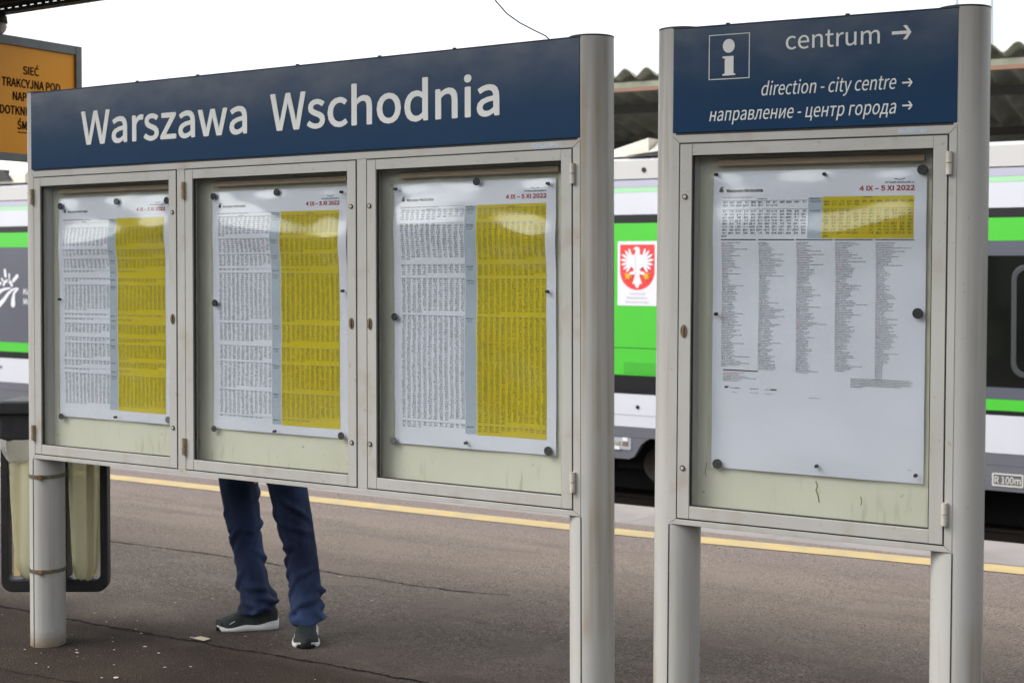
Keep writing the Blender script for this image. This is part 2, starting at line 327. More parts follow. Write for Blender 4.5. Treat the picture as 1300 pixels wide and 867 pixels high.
def letters(name, s, x0, x1, base, cap, y, m, parent, bold=0, shear=0, thick=.0012, yf=None, res=4, plane='xz', fnt=SANS, spacing=1.0):
    """text spanning x0..x1 with its baseline at height base and capitals of height cap"""
    me = text_marks(s, res) if any(c in MARKS for c in s) else text_mesh(s, 0, shear, fnt, res, spacing); co = np.empty(len(me.vertices) * 3); me.vertices.foreach_get('co', co); co = co.reshape(-1, 3)
    capem = capheight(fnt)
    X = (co[:, 0] - co[:, 0].min()) / np.ptp(co[:, 0]) * (x1 - x0) + x0; Z = base + co[:, 1] * cap / capem
    me.materials.clear()
    Y = np.full(len(X), float(y)) if yf is None else np.array([yf(a, b) for a, b in zip(X, Z)]) + y
    if thick:
        bm = bmesh.new(); bm.from_mesh(me)
        for v, a, b, c in zip(bm.verts, X, Y, Z): v.co = (a, b, c)
        fs = list(bm.faces); r = bmesh.ops.extrude_face_region(bm, geom=fs)
        vs = [e for e in r['geom'] if isinstance(e, bmesh.types.BMVert)]; bmesh.ops.translate(bm, vec=(0, thick, 0), verts=vs)
        bmesh.ops.recalc_face_normals(bm, faces=bm.faces); bm.to_mesh(me); bm.free()
    else:
        me.vertices.foreach_set('co', np.stack([X, Y, Z], 1).ravel())
    if bold:   # heavier face: the letter shapes widened evenly all round
        rad = bold * cap * .55; nd = 12 if thick else 6; src = bmesh.new(); src.from_mesh(me); out = bmesh.new()
        for k in range(nd):
            a = 2 * PI * k / nd; tmp = src.copy(); bmesh.ops.translate(tmp, vec=(rad * math.cos(a), -.00004 * k, rad * math.sin(a)), verts=tmp.verts)
            t_ = bpy.data.meshes.new('t'); tmp.to_mesh(t_); tmp.free(); out.from_mesh(t_); bpy.data.meshes.remove(t_)
        out.to_mesh(me); out.free(); src.free()
    if me.has_custom_normals: me.free_normals_split() if hasattr(me, 'free_normals_split') else None
    me.polygons.foreach_set('use_smooth', [False] * len(me.polygons))
    me.name = name; o = bpy.data.objects.new(name, me); COL.objects.link(o); me.materials.append(M[m]); o.parent = parent
    return o

def quads(name, R, m, parent, yf, dy, kind=None):
    """R: rows of x0,x1,z0,z1 laid on the sheet yf(x,z)"""
    R_ = []
    for a, b_, c, d in R:
        k = max(1, int(math.ceil((b_ - a) / .006)))
        R_ += [(a + (b_ - a) * i / k, a + (b_ - a) * (i + 1) / k, c, d) for i in range(k)]
    R = np.asarray(R_, float).reshape(-1, 4); n = len(R)
    if n == 0: return None
    X = R[:, [0, 1, 1, 0]].ravel(); Z = R[:, [2, 2, 3, 3]].ravel(); Y = yf(X, Z) + dy
    me = bpy.data.meshes.new(name)
    me.from_pydata(np.stack([X, Y, Z], 1).tolist(), [], np.arange(4 * n).reshape(-1, 4).tolist())
    o = bpy.data.objects.new(name, me); COL.objects.link(o); me.materials.append(M[m]); o.parent = parent
    if kind: o['kind'] = kind
    return o
def grid(name, x0, x1, z0, z1, nx, nz, m, parent, yf, dy):
    xs = np.linspace(x0, x1, nx + 1); zs = np.linspace(z0, z1, nz + 1); X, Z = np.meshgrid(xs, zs); Y = yf(X, Z) + dy
    me = bpy.data.meshes.new(name); w_ = nx + 1
    F = [(j * w_ + i, j * w_ + i + 1, (j + 1) * w_ + i + 1, (j + 1) * w_ + i) for j in range(nz) for i in range(nx)]
    me.from_pydata(np.stack([X.ravel(), Y.ravel(), Z.ravel()], 1).tolist(), [], F); me.polygons.foreach_set('use_smooth', [True] * len(F))
    o = bpy.data.objects.new(name, me); COL.objects.link(o); me.materials.append(M[m])
    if parent: o.parent = parent
    return o

# ================================================================ SETTING
b = BM(); box(b, -900, 900, -900, 1500, -1.30, -1.0); tag(obj('ground', b, 'earth'), kind='structure')
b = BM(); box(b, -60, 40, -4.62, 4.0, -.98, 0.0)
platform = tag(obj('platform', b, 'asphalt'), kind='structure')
# edge slabs, 1 m each, with open joints
sl_me = None
for i in range(-16, 9):
    if sl_me is None:
        b = BM(); box(b, -.4992, .4992, 0, .645, -.98, .001); s = obj('edge_slab', b, 'kerb', bevel=.001); sl_me = s.data
    else:
        s = bpy.data.objects.new('edge_slab', sl_me); COL.objects.link(s)
        bv = s.modifiers.new('bevel', 'BEVEL'); bv.width = .001
    s.location = (i + .3, 4.0, 0); s.parent = platform
b = BM()
pc = [(-40, 3.5), (-12, 3.60), (-6, 3.62), (-3.6, 3.64), (-1, 3.66), (.5, 3.68), (1.4, 3.735), (2.3, 3.80), (3.3, 3.86), (5, 3.95), (8, 4.08), (14, 4.3)]
b = BM(); L = [b.verts.new((x, y - .092 + .006 * math.sin(x * 3), .004)) for x, y in pc]; U = [b.verts.new((x, y + .094, .004)) for x, y in pc]
for i in range(len(pc) - 1): b.faces.new((L[i], L[i + 1], U[i + 1], U[i]))
obj('safety_line', b, 'yellow_line', platform)
# cracks and tarred joints: ragged strips
def crack(pts, wdt, seed):
    r = random.Random(seed); b = BM(); P = []
    for (xa, ya), (xb, yb) in zip(pts, pts[1:]):
        n = max(2, int(math.hypot(xb - xa, yb - ya) / .018))
        P += [(xa + (xb - xa) * k / n, ya + (yb - ya) * k / n) for k in range(n)]
    lo = up = None; off = 0
    for x, y in P:
        off = off * .9 + r.uniform(-1, 1) * wdt * .35; h = wdt * (.25 + r.random() * .75) * .5
        l = b.verts.new((x, y + off - h, .003)); u = b.verts.new((x, y + off + h * r.uniform(.3, 1), .003))
        if lo: b.faces.new((lo, l, u, up))
        lo, up = l, u
    return obj('crack', b, 'crack', platform)
crack([(-3.2, .46), (-1.4, .45), (-.25, .40), (.12, .41), (.55, .435), (.9, .44), (1.6, .46), (3.4, .5)], .022, 1)
crack([(-6, 1.80), (-1.6, 1.83), (-.6, 1.86), (.1, 1.85), (.9, 1.84), (1.25, 1.91)], .016, 2)
crack([(-.6, -.22), (.2, -.30), (.6, -.255), (1.3, -.22)], .010, 3)
# track bed between the platforms
b = BM(); box(b, -60, 40, 4.66, 12.6, -1.0, -.96); tag(obj('track_bed', b, 'ballast'), kind='structure')
for Y in (5.65, 7.09, 9.55, 10.99):
    b = BM(); prismx(b, [(Y - .07, -.955), (Y + .07, -.955), (Y + .07, -.94), (Y + .012, -.92), (Y + .012, -.84), (Y + .035, -.83), (Y + .035, -.80), (Y - .035, -.80), (Y - .035, -.83), (Y - .012, -.84), (Y - .012, -.92), (Y - .07, -.94)], -60, 40)
    tag(obj('rail', b, 'rail'), kind='structure')
b = BM(); box(b, -60, 40, 12.65, 30, -1.0, -.03); tag(obj('opposite_platform', b, 'kerb'), kind='structure')
# bits of litter on the asphalt
fb = BM(); r = random.Random(3)
for k in range(95):
    x = r.gauss(.15, .55); y = r.uniform(.5, 1.9) if k % 3 else r.uniform(-.2, .5); s = r.uniform(.003, .009) * (1.5 if r.random() < .1 else 1)
    n = r.randint(4, 6); a0 = r.random() * 6; vs = [fb.verts.new((x + s * 1.5 * r.uniform(.5, 1) * math.cos(a0 + 2 * PI * i / n), y + s * r.uniform(.5, 1) * math.sin(a0 + 2 * PI * i / n), .005)) for i in range(n)]; fb.faces.new(vs)
tag(obj('litter_flecks', fb, 'fleck'), 'small pale flecks of litter scattered over the dark asphalt', kind='stuff')
b = BM(); vs = [b.verts.new((.531 + x, .471 + y, .006 + h)) for x, y, h in ((-.045, -.01, 0), (-.01, -.025, .004), (.035, -.018, 0), (.05, .006, .006), (.02, .022, .002), (-.02, .018, .005))]
b.faces.new(vs); tag(obj('paper_scrap', b, 'scrap'), 'flattened yellowish paper scrap beside the long crack near the left shoe', 'scrap')

# ================================================================ INFORMATION BOARDS
def ringframe(b, outer, inner, y0, y1):
    n = len(outer); V = [[b.verts.new((p[0], y, p[1])) for p in poly] for poly in (outer, inner) for y in (y0, y1)]
    oa, ob, ia, ib = V
    for i in range(n):
        j = (i + 1) % n
        b.faces.new((oa[i], oa[j], ia[j], ia[i])); b.faces.new((ob[j], ob[i], ib[i], ib[j])); b.faces.new((oa[j], oa[i], ob[i], ob[j])); b.faces.new((ia[i], ia[j], ib[j], ib[i]))
ZB, ZT, ZH = .823, 2.403, 2.067
DOORS3 = [(.018, .878), (.927, 1.795), (1.845, 2.705)]
def board(root, W, doors, hinge_side, lock_x):
    # posts, round, with a groove line; the panel closes between them
    for x in (0, W):
        b = BM(); n = 48
        ring = []
        for i in range(n):
            t = 2 * PI * i / n; rr = .075
            ring.append((x + rr * math.sin(t), .075 - rr * math.cos(t)))
        A = [b.verts.new((p[0], p[1], -.01)) for p in ring]; B = [b.verts.new((p[0], p[1], ZT + .004)) for p in ring]
        for i in range(n): b.faces.new((A[i], A[(i + 1) % n], B[(i + 1) % n], B[i]))
        b.faces.new(B); b.faces.new(A[::-1]); po = smooth_angle(obj('post', b, 'post', root))
        # seam strip down the front of the post under the box
        s = BM(); box(s, x - .0018, x + .0018, -.0012, .003, 0.002, ZB - .002); obj('seam', s, 'alu_dark', po)
        c = BM(); cyl(c, (x, .075, ZT + .0045), (x, .075, ZT + .0095), .0758, 40); smooth_angle(obj('cap', c, 'black', po))
    # blue header with its lower joint
    b = BM(); box(b, 0.0015, W - .0015, -.003, .148, ZH + .006, ZT); hd = obj('header_panel', b, 'blue', root, bevel=.002)
    b = BM(); box(b, .002, W - .002, .001, .15, ZH - .001, ZH + .0055); obj('joint_strip', b, 'alu_dark', root)
    b = BM(); box(b, .0, W, -.0045, .149, ZT + .0005, ZT + .003); obj('top_trim', b, 'black', root)
    r = random.Random(int(W * 100))
    for k in range(int(W / .42)):
        c = BM(); x = .2 + k * .42 + r.uniform(-.1, .1); cyl(c, (x, .01, ZT + .003), (x, .01, ZT + .009), .007, 10); obj('rivet', c, 'black', root)
    # outer frame of the cabinet, mitred at its corners
    fz0, fz1 = .840, 2.041; xl, xr = doors[0][0] - .003, doors[-1][1] + .003; g = .0006; Y0, Y1 = -.002, .03; e = .0005
    b = BM(); prism(b, [(e, ZB), (W - e, ZB), (xr - g, fz0), (xl + g, fz0)], Y0, Y1); obj('frame_rail', b, 'alu', root, bevel=.001)
    b = BM(); prism(b, [(e, ZH - .0015), (xl + g, fz1), (xr - g, fz1), (W - e, ZH - .0015)], Y0, Y1); obj('frame_rail', b, 'alu', root, bevel=.001)
    b = BM(); prism(b, [(e, ZB + .0012), (xl, fz0 + .001), (xl, fz1 - .001), (e, ZH - .003)], Y0, Y1); obj('frame_stile', b, 'alu', root, bevel=.001)
    b = BM(); prism(b, [(W - e, ZB + .0012), (W - e, ZH - .003), (xr, fz1 - .001), (xr, fz0 + .001)], Y0, Y1); obj('frame_stile', b, 'alu', root, bevel=.001)
    for d0, d1 in zip(doors, doors[1:]):
        b = BM(); box(b, d0[1] + .0035, d1[0] - .0035, Y0 + .0005, Y1 - .001, fz0 + .0006, fz1 - .0006); obj('mullion', b, 'alu', root, bevel=.001)
        b = BM(); box(b, d0[1] + .01, d1[0] - .01, .0315, .075, fz0 - .008, fz1 + .008); obj('partition', b, 'alu', root)
    # carcass
    b = BM(); box(b, .001, W - .001, .076, .148, ZB + .001, ZH - .002); obj('rear_panel', b, 'alu', root)
    b = BM(); box(b, .002, W - .002, .032, .0755, ZB + .001, ZB + .010); box(b, .002, W - .002, .032, .0755, ZH - .018, ZH - .004)
    box(b, .002, .012, .032, .0755, ZB + .0105, ZH - .0185); box(b, W - .012, W - .002, .032, .0755, ZB + .0105, ZH - .0185); obj('carcass', b, 'alu', root)
    for i, (d0, d1) in enumerate(doors):
        b = BM(); box(b, d0 + .006, d1 - .006, .0575, .062, fz0 - .004, fz1 + .002); obj('backboard', b, 'backboard', root)
        b = BM(); box(b, d0 + .115, d1 - .075, .034, .052, 1.968, 1.986); obj('batten', b, 'batten', root)
        d0 += .0012; d1 -= .0012; z0, z1 = .8447, 2.0363; t = .040; a, c = -.004, .022
        b = BM(); box(b, d0, d0 + t, a, c, z0, z1); box(b, d1 - t, d1, a, c, z0, z1)
        box(b, d0 + t + .0006, d1 - t - .0006, a + .0008, c, z0, z0 + t); box(b, d0 + t + .0006, d1 - t - .0006, a + .0008, c, z1 - t + .004, z1)
        dr = obj('door', b, 'alu', root, bevel=.0012)
        b = BM(); ringframe(b, [(d0 - .0044, z0 - .0046), (d1 + .0044, z0 - .0046), (d1 + .0044, z1 + .0044), (d0 - .0044, z1 + .0044)], [(d0 - .0002, z0 - .0002), (d1 + .0002, z0 - .0002), (d1 + .0002, z1 + .0002), (d0 - .0002, z1 + .0002)], -.0003, .02)
        obj('gasket', b, 'alu_dark', root)  # dark ring stands in for shade in the door gap, not a seal
        # rubber bead round the pane
        b = BM(); q = .004; x0, x1, h0, h1 = d0 + t, d1 - t, z0 + t, z1 - t + .004
        box(b, x0 + .0002, x0 + q, .003, .012, h0, h1); box(b, x1 - q, x1 - .0002, .003, .012, h0, h1); box(b, x0 + q, x1 - q, .003, .012, h0 + .0002, h0 + q); box(b, x0 + q, x1 - q, .003, .012, h1 - q, h1 - .0002)
        obj('bead', b, 'alu_dark', dr)
        b = BM(); box(b, x0 - .004, x1 + .004, .013, .016, h0 - .004, h1 + .004); obj('glass_pane', b, 'glass', dr)
        hx = d0 - .006 if hinge_side[i] < 0 else d1 + .006
        for hz in (1.922, .902):
            b = BM(); cyl(b, (hx, -.0095, hz), (hx, -.0095, hz + .032), .0092, 16); cyl(b, (hx, -.0095, hz + .0345), (hx, -.0095, hz + .067), .0092, 16)
            box(b, hx - .007, hx + .007, -.006, -.0022, hz + .001, hz + .066); smooth_angle(obj('hinge', b, 'brass_hinge' if (i < 2 and len(doors) > 1) else 'hinge', dr))
        lx = lock_x[i]
        b = BM(); n = 20
        prism(b, [(lx + .011 * math.cos(2 * PI * k / n), 1.443 + .021 * math.sin(2 * PI * k / n)) for k in range(n)], -.0075, -.0042)
        lk = obj('lock', b, 'brass', dr, bevel=.001)
        b = BM(); box(b, lx - .0028, lx + .0028, -.0125, -.0078, 1.430, 1.457); obj('key_lever', b, 'rust', lk, bevel=.001)
        for sz in (1.870, 1.006):
            b = BM(); cyl(b, (lx, -.0075, sz), (lx, -.0042, sz), .0085, 18); sc = obj('screw', b, 'magnet', dr)
            b = BM(); cyl(b, (lx, -.0085, sz), (lx, -.0078, sz), .0055, 14); box(b, lx - .001, lx + .001, -.0093, -.0087, sz - .004, sz + .004); obj('screw_head', b, 'hinge', sc)
    return hd

B1 = thing('information_board', 'wide grey timetable board with three glazed doors under a long blue header', 'information board')
hd = board(B1, 2.736, DOORS3, (-1, -1, 1), (.857, 1.773, 1.858))
letters('lettering', 'Warszawa', .327, 1.260, 2.167, .134, -.0045, 'letter', hd, bold=.044)
letters('lettering', 'Wschodnia', 1.385, 2.418, 2.168, .134, -.0045, 'letter', hd, bold=.044)
b = BM(); box(b, 2.55, 2.655, -.0028, -.0021, 2.046, 2.061); obj('sticker', b, 'sticker', B1)

YAW, ROLL, LEAN = .0646, .0118, .0035
B2 = thing('direction_board', 'narrower grey board with one glazed door and an arrowed blue header', 'information board', (3.029, .041, 0), (LEAN, ROLL, YAW))
B2M = Matrix.Translation((3.029, .041, 0)) @ Euler((LEAN, ROLL, YAW)).to_matrix().to_4x4()
hd2 = board(B2, .886, [(.0275, .860)], (1,), (.0465,))
b = BM(); box(b, .715, .80, -.0028, -.0021, 2.046, 2.061); obj('sticker', b, 'sticker', B2)
letters('lettering', 'centrum', .372, .659, 2.3145, .0535, -.0045, 'letter', hd2, bold=.004)
letters('lettering', 'direction - city centre', .296, .709, 2.178, .0415, -.0045, 'letter', hd2, shear=.22)
letters('lettering', 'направление - центр города', .126, .710, 2.1055, .0415, -.0045, 'letter', hd2, shear=.22)
def arrow(cx, cz, L, H, t):
    b = BM(); x0, x1 = cx - L / 2, cx + L / 2; h = H / 2; k = t * .72
    prism(b, [(x0, cz - t / 2), (x1 - t * 1.3, cz - t / 2), (x1 - h - t * .35, cz - h + t * .05), (x1 - h + t * .75, cz - h), (x1, cz), (x1 - h + t * .75, cz + h), (x1 - h - t * .35, cz + h - t * .05), (x1 - t * 1.3, cz + t / 2), (x0, cz + t / 2)], -.0045, -.0032)
    obj('arrow', b, 'letter', hd2)
arrow(.723, 2.342, .057, .042, .0095); arrow(.7415, 2.1945, .030, .024, .0048); arrow(.7425, 2.1275, .030, .024, .0048)
b = BM(); i0, i1, j0, j1, t = .1225, .2565, 2.2345, 2.375, .0024
box(b, i0, i1, -.0045, -.0032, j0, j0 + t); box(b, i0, i1, -.0045, -.0032, j1 - t, j1); box(b, i0, i0 + t, -.0045, -.0032, j0 + t, j1 - t); box(b, i1 - t, i1, -.0045, -.0032, j0 + t, j1 - t)
obj('info_frame', b, 'letter', hd2)
b = BM(); prism(b, [(.188 + .0195 * math.cos(k * PI / 16), 2.338 + .0215 * math.sin(k * PI / 16)) for k in range(32)], -.0045, -.0032)
prism(b, [(.168, 2.306), (.204, 2.306), (.204, 2.2525), (.210, 2.2505), (.210, 2.246), (.168, 2.246), (.168, 2.2505), (.1755, 2.2525), (.1755, 2.2995), (.168, 2.3005)], -.0045, -.0032)
obj('info_symbol', b, 'letter', hd2)

# ================================================================ POSTERS
def wave(seed, x0, z0, w_, h_, amp=1.0):
    r = np.random.default_rng(seed); ph = r.uniform(0, 6.28, 8); A = r.uniform(.7, 1.2, 8)
    def f(X, Z):
        X = np.asarray(X, float); Z = np.asarray(Z, float); u = (X - x0) / w_; v = (Z - z0) / h_
        env = np.clip(np.minimum(np.minimum(u + .05, 1.05 - u) * 6, np.minimum(v + .05, 1.05 - v) * 8), 0, 1)
        y = .0022 * A[0] * np.sin(2 * PI * u * 1.1 + ph[0] + 1.2 * v) + .0016 * A[1] * np.sin(2 * PI * (u * 2.1 + v * .6) + ph[1]) \
            + .0014 * A[2] * np.sin(2 * PI * (v * 2.2 - u * .5) + ph[2]) + .0008 * A[3] * np.sin(2 * PI * (v * 4.5 + u * 1.5) + ph[3])
        y = y + .0105 * amp * np.exp(-((v - .80 + .03 * np.sin(4 * u + ph[4])) / .075) ** 2) * (1 + .35 * np.sin(2 * PI * u * 1.3 + ph[5]))
        y = y - .0045 * np.exp(-((v - 1.0) / .022) ** 2) * (np.sin(2 * PI * u * 2.4 + ph[6]) * .5 + .5)
        y = y + .003 * np.exp(-((u - 1.0) / .04) ** 2) * (.5 + .5 * np.sin(2 * PI * v * 1.7 + ph[7]))
        return .0545 - (y + .0055) * (.25 + .75 * env)
    return f
SEG = {'a': (.05, .95, .84, 1), 'b': (.70, 1, .5, .95), 'c': (.70, 1, .05, .5), 'd': (.05, .95, 0, .16), 'e': (0, .30, .05, .5), 'f': (0, .30, .5, .95), 'g': (.1, .9, .42, .58)}
DIG = ['abcdef', 'bc', 'abged', 'abgcd', 'fgbc', 'afgcd', 'afgedc', 'abc', 'abcdefg', 'abcfgd']
def digit(out, d, x, z, w_, h_):
    for s in DIG[d]:
        a = SEG[s]; out.append((x + a[0] * w_, x + a[1] * w_, z + a[2] * h_, z + a[3] * h_))
def cell(out, r, x, z, wc, h):
    hh = r.randint(0, 23); mm = r.randint(0, 59); dw = wc * .20
    ds = ([hh // 10] if hh > 9 else []) + [hh % 10]; xx = x + (0 if hh > 9 else dw * 1.2)
    for d in ds: digit(out, d, xx, z, dw, h); xx += dw * 1.25
    for d in (mm // 10, mm % 10): digit(out, d, xx, z + h * .15, dw * .85, h * .85); xx += dw * 1.1
def smallline(out, r, x, z, length, h):
    """a line of tiny print: uneven word dashes"""
    e = x + length
    while x < e - .002:
        wl = r.uniform(.003, .011); k = x
        while k < min(x + wl, e):
            g_ = r.uniform(.0008, .0014); hh = h * r.choice((.6, .6, .65, 1)); out.append((k, k + g_, z, z + hh)); k += g_ + .0006
        x += wl + .0018
def rules(out, x0, x1, z, t=.0009): out.append((x0, x1, z - t / 2, z + t / 2))

def common(root, x0, f, dy=-.0006):
    """heading shared by all sheets; x0 = left paper edge"""
    T = dict(parent=root, thick=0, yf=lambda a, b_: float(f(a, b_)), y=dy, res=2)
    letters('name_lettering', 'Warszawa Wschodnia', x0 + .060, x0 + .180, 1.884, .0092, m='ink', bold=.12, **T)
    letters('date_lettering', '4 IX – 5 XI 2022', x0 + .484, x0 + .648, 1.882, .0140, m='ink_red', bold=.13, **T)
    letters('company_lettering', 'PKP POLSKIE LINIE KOLEJOWE S.A.', x0 + .560, x0 + .648, 1.9035, .0046, m='ink_soft', bold=.10, **T)
    b = []  # winged mark over the company line, stationmaster mark at the left
    for k in range(7): b.append((x0 + .588 + k * .0045, x0 + .5925 + k * .0045, 1.9125 + abs(k - 3) * .0009, 1.9145 + abs(k - 3) * .0011))
    b += [(x0 + .036, x0 + .050, 1.884, 1.893), (x0 + .038, x0 + .047, 1.893, 1.899), (x0 + .041, x0 + .052, 1.8995, 1.9015), (x0 + .033, x0 + .036, 1.887, 1.889)]
    quads('printed_marks', b, 'ink', root, f, dy, 'stuff')
def timetable(name, x0, x1, blocks, seed, label, amp=1.0, zt=1.862, zb=1.055):
    f = wave(seed, x0, 1.007, x1 - x0, .943, amp)
    p = grid(name, x0, x1, 1.009 + .0, 1.948, 40, 60, 'paper', None, f, 0.0); r = random.Random(seed)
    tag(p, label, 'timetable', 'timetable sheets behind the three doors')
    common(p, x0, f)
    a0, a1, c0, c1, y0, y1 = x0 + .032, x0 + .312, x0 + .314, x0 + .360, x0 + .362, x0 + .647
    grid('yellow_column', y0, y1, zb, zt, 20, 60, 'yellow', p, f, -.0004)
    grid('grey_column', c0, c1, zb + .002, zt - .002, 4, 60, 'greycol', p, f, -.0004)
    L, Y, K, RD, OR, YL = [], [], [], [], [], []
    smallline(RD, r, a0, zt - .004, .075, .003); smallline(K, r, a0 + .08, zt - .004, .09, .003)
    smallline(K, r, a0 + .118, zt - .0125, .028, .005); smallline(K, r, c0 + .006, zt - .007, .032, .005); smallline(K, r, c0 + .01, zt - .014, .026, .004); smallline(Y, r, y0 + .13, zt - .0105, .03, .005)
    rules(L, a0, a1, zt - .0005); rules(L, a0, a1, zt - .016, .0007)
    pitch, cp = .00775, .0236
    for z1, z0 in blocks:
        rows = max(1, int(round((z1 - z0) / pitch))); lastn = r.randint(2, 11); lasty = r.randint(2, 11)
        smallline(K, r, c0 + .006, z1 - .009, .030, .005)
        if rows > 3: smallline(K, r, c0 + .010, z1 - .018, .022, .004)
        # pale rule between blocks
        rules(YL, y0, y1, z1 + .001, .0011); rules(L, a0, a1, z1 + .001, .0007)
        for k in range(rows):
            z = z1 - (k + 1) * pitch + .0022
            for c in range(12):
                if not (k == rows - 1 and c >= lastn): cell(L, r, a0 + .0025 + c * cp, z, .0190, .0046)
                if not (k == rows - 1 and c >= lasty): cell(OR if (r.random() < .05) else Y, r, y0 + .003 + c * .0238, z, .0190, .0046)
    quads('printed_figures', L, 'ink_soft', p, f, -.0008, 'stuff'); quads('printed_figures', Y, 'ink_yellow', p, f, -.0009, 'stuff')
    quads('printed_figures', OR, 'ink_orange', p, f, -.0009, 'stuff'); quads('printed_rules', YL, 'ink_line', p, f, -.0007, 'stuff')
    quads('printed_headings', K, 'ink', p, f, -.0008, 'stuff'); quads('printed_headings', RD, 'ink_red', p, f, -.0008, 'stuff')
    grid('plastic_sleeve', x0 - .010, x1 + .012, 1.000, 1.966, 46, 70, 'foil', p, f, -.0026)
    return p
def zmap(lst, py0, py1, zt, zb): return [(zt - (a - py0) / (py1 - py0) * (zt - zb), zt - (b - py0) / (py1 - py0) * (zt - zb)) for a, b in lst]
timetable('timetable_sheet', .115, .790, zmap([(185, 232), (243, 263), (268, 292), (298, 305), (318, 328), (336, 405), (412, 418), (424, 429), (438, 463), (474, 483), (490, 529), (535, 551), (557, 561), (570, 652)], 162, 662, 1.855, 1.05), 11,
          'timetable sheet behind the leftmost door, three round magnets along its top edge', 1.1, 1.855, 1.05)
timetable('timetable_sheet', 1.025, 1.710, zmap([(177, 226), (232, 264), (270, 300), (305, 309), (316, 433), (439, 484), (494, 530), (534, 596), (603, 661), (665, 670)], 168, 681, 1.862, 1.042), 23,
          'timetable sheet behind the middle door, held by a large magnet halfway down its left edge', 1.15, 1.862, 1.042)
timetable('timetable_sheet', 1.928, 2.612, zmap([(153, 179), (186, 190), (190, 271), (282, 309), (314, 397), (401, 642), (650, 664)], 146, 672, 1.864, 1.060), 31,
          'timetable sheet behind the third door, ending in one very long block of times', 1.0, 1.864, 1.060)

# the list of stations in the direction board
f4 = wave(47, .122, 1.007, .668, .945, 1.1)
p4 = grid('departure_list_sheet', .122, .790, 1.008, 1.949, 40, 60, 'paper', None, f4, 0.0); p4.matrix_world = B2M
bb = [c for c in B2.children if c.name.startswith('backboard')][0]
for pts, wd in (([(.462, .99), (.468, .975), (.463, .962), (.470, .945), (.474, .925)], .0022), ([(.602, .955), (.605, .940), (.603, .928)], .0016), ([(.105, 1.02), (.100, .99), (.104, .975)], .0015)):
    b = BM(); tube(b, [(x, .0573, z) for x, z in pts], wd, 6); obj('drip_stain', b, 'stain', bb)
tag(p4, 'large mostly white sheet with a small yellow table over five columns of small print', 'timetable')
common(p4, .122 - .018 + .002, f4)
r = random.Random(99); L, Y, K, RD, OR = [], [], [], [], []
grid('yellow_column', .477, .754, 1.738, 1.866, 20, 12, 'yellow', p4, f4, -.0004); grid('grey_column', .433, .4765, 1.738, 1.864, 4, 12, 'greycol', p4, f4, -.0004)
smallline(RD, r, .152, 1.866, .10, .0026); smallline(K, r, .27, 1.860, .03, .005); smallline(Y, r, .60, 1.861, .03, .005); smallline(K, r, .44, 1.858, .03, .005); smallline(K, r, .44, 1.85, .03, .005); smallline(K, r, .44, 1.822, .03, .004)
for k in range(2):
    for c in range(12):
        if k == 0 or c < 8: cell(L, r, .153 + c * .0233, 1.8475 - k * .0095, .020, .0062)
        if k == 0 or c < 5: cell(Y, r, .479 + c * .0231, 1.8475 - k * .0095, .020, .0062)
rules(L, .152, .432, 1.856); rules(L, .152, .432, 1.829); rules(Y, .477, .754, 1.829)
for k in range(9):
    for c in range(12):
        if k < 8 or c < 1: cell(L, r, .153 + c * .0233, 1.8195 - k * .0097, .020, .0062); cell(OR if r.random() < .12 else Y, r, .479 + c * .0231, 1.8195 - k * .0097, .020, .0062)
for x0_, x1_ in ((.152, .268), (.275, .391), (.397, .513), (.519, .635), (.641, .756)): K.append((x0_, x1_, 1.7325, 1.7355))
for ci, xx in enumerate((.153, .276, .398, .520, .642)):
    n = (76, 77, 78, 76, 80)[ci]; run = 0
    for k in range(n):
        z = 1.727 - k * .00522
        if run <= 0: run = r.randint(2, 9); base = r.uniform(.03, .055)
        run -= 1; ln = min(.108, max(.014, r.gauss(base, .008) + (.035 if r.random() < .12 else 0)))
        if ci == 4 and k > 70: ln = .018
        smallline(RD if r.random() < .06 else L, r, xx, z - .003, .016, .0030); smallline(L, r, xx + .0175, z - .003, max(.004, ln - .0175), .0028)
K.append((.160, .277, 1.3195, 1.323))
for k in range(6): smallline(RD if k < 2 else L, r, .160, 1.312 - k * .0052, (.07, .055, .08, .112, .06, .05)[k], .0028)
for k in range(6): smallline(L, r, .569, 1.3105 - k * .005, (.178, .187, .184, .185, .15, .04)[k], .003)
K += [(.165, .176, 1.2635, 1.270), (.176, .180, 1.267, 1.270), (.318, .337, 1.2635, 1.268)]
for xx, ln in ((.183, .035), (.250, .028), (.300, .022)): smallline(K, r, xx, 1.264, ln, .0035)
for xx, ln in ((.190, .018), (.250, .028), (.300, .026)): smallline(L, r, xx, 1.251, ln, .002)
smallline(L, r, .440, 1.2455, .040, .0028); smallline(L, r, .742, 1.046, .014, .0022)
quads('printed_figures', L, 'ink_soft', p4, f4, -.0008, 'stuff'); quads('printed_figures', Y, 'ink_yellow', p4, f4, -.0009, 'stuff'); quads('printed_figures', OR, 'ink_orange', p4, f4, -.0009, 'stuff')
quads('printed_headings', K, 'ink', p4, f4, -.0008, 'stuff'); quads('printed_headings', RD, 'ink_red', p4, f4, -.0008, 'stuff')
grid('plastic_sleeve', .108, .806, .998, 1.968, 46, 70, 'foil', p4, f4, -.0026)

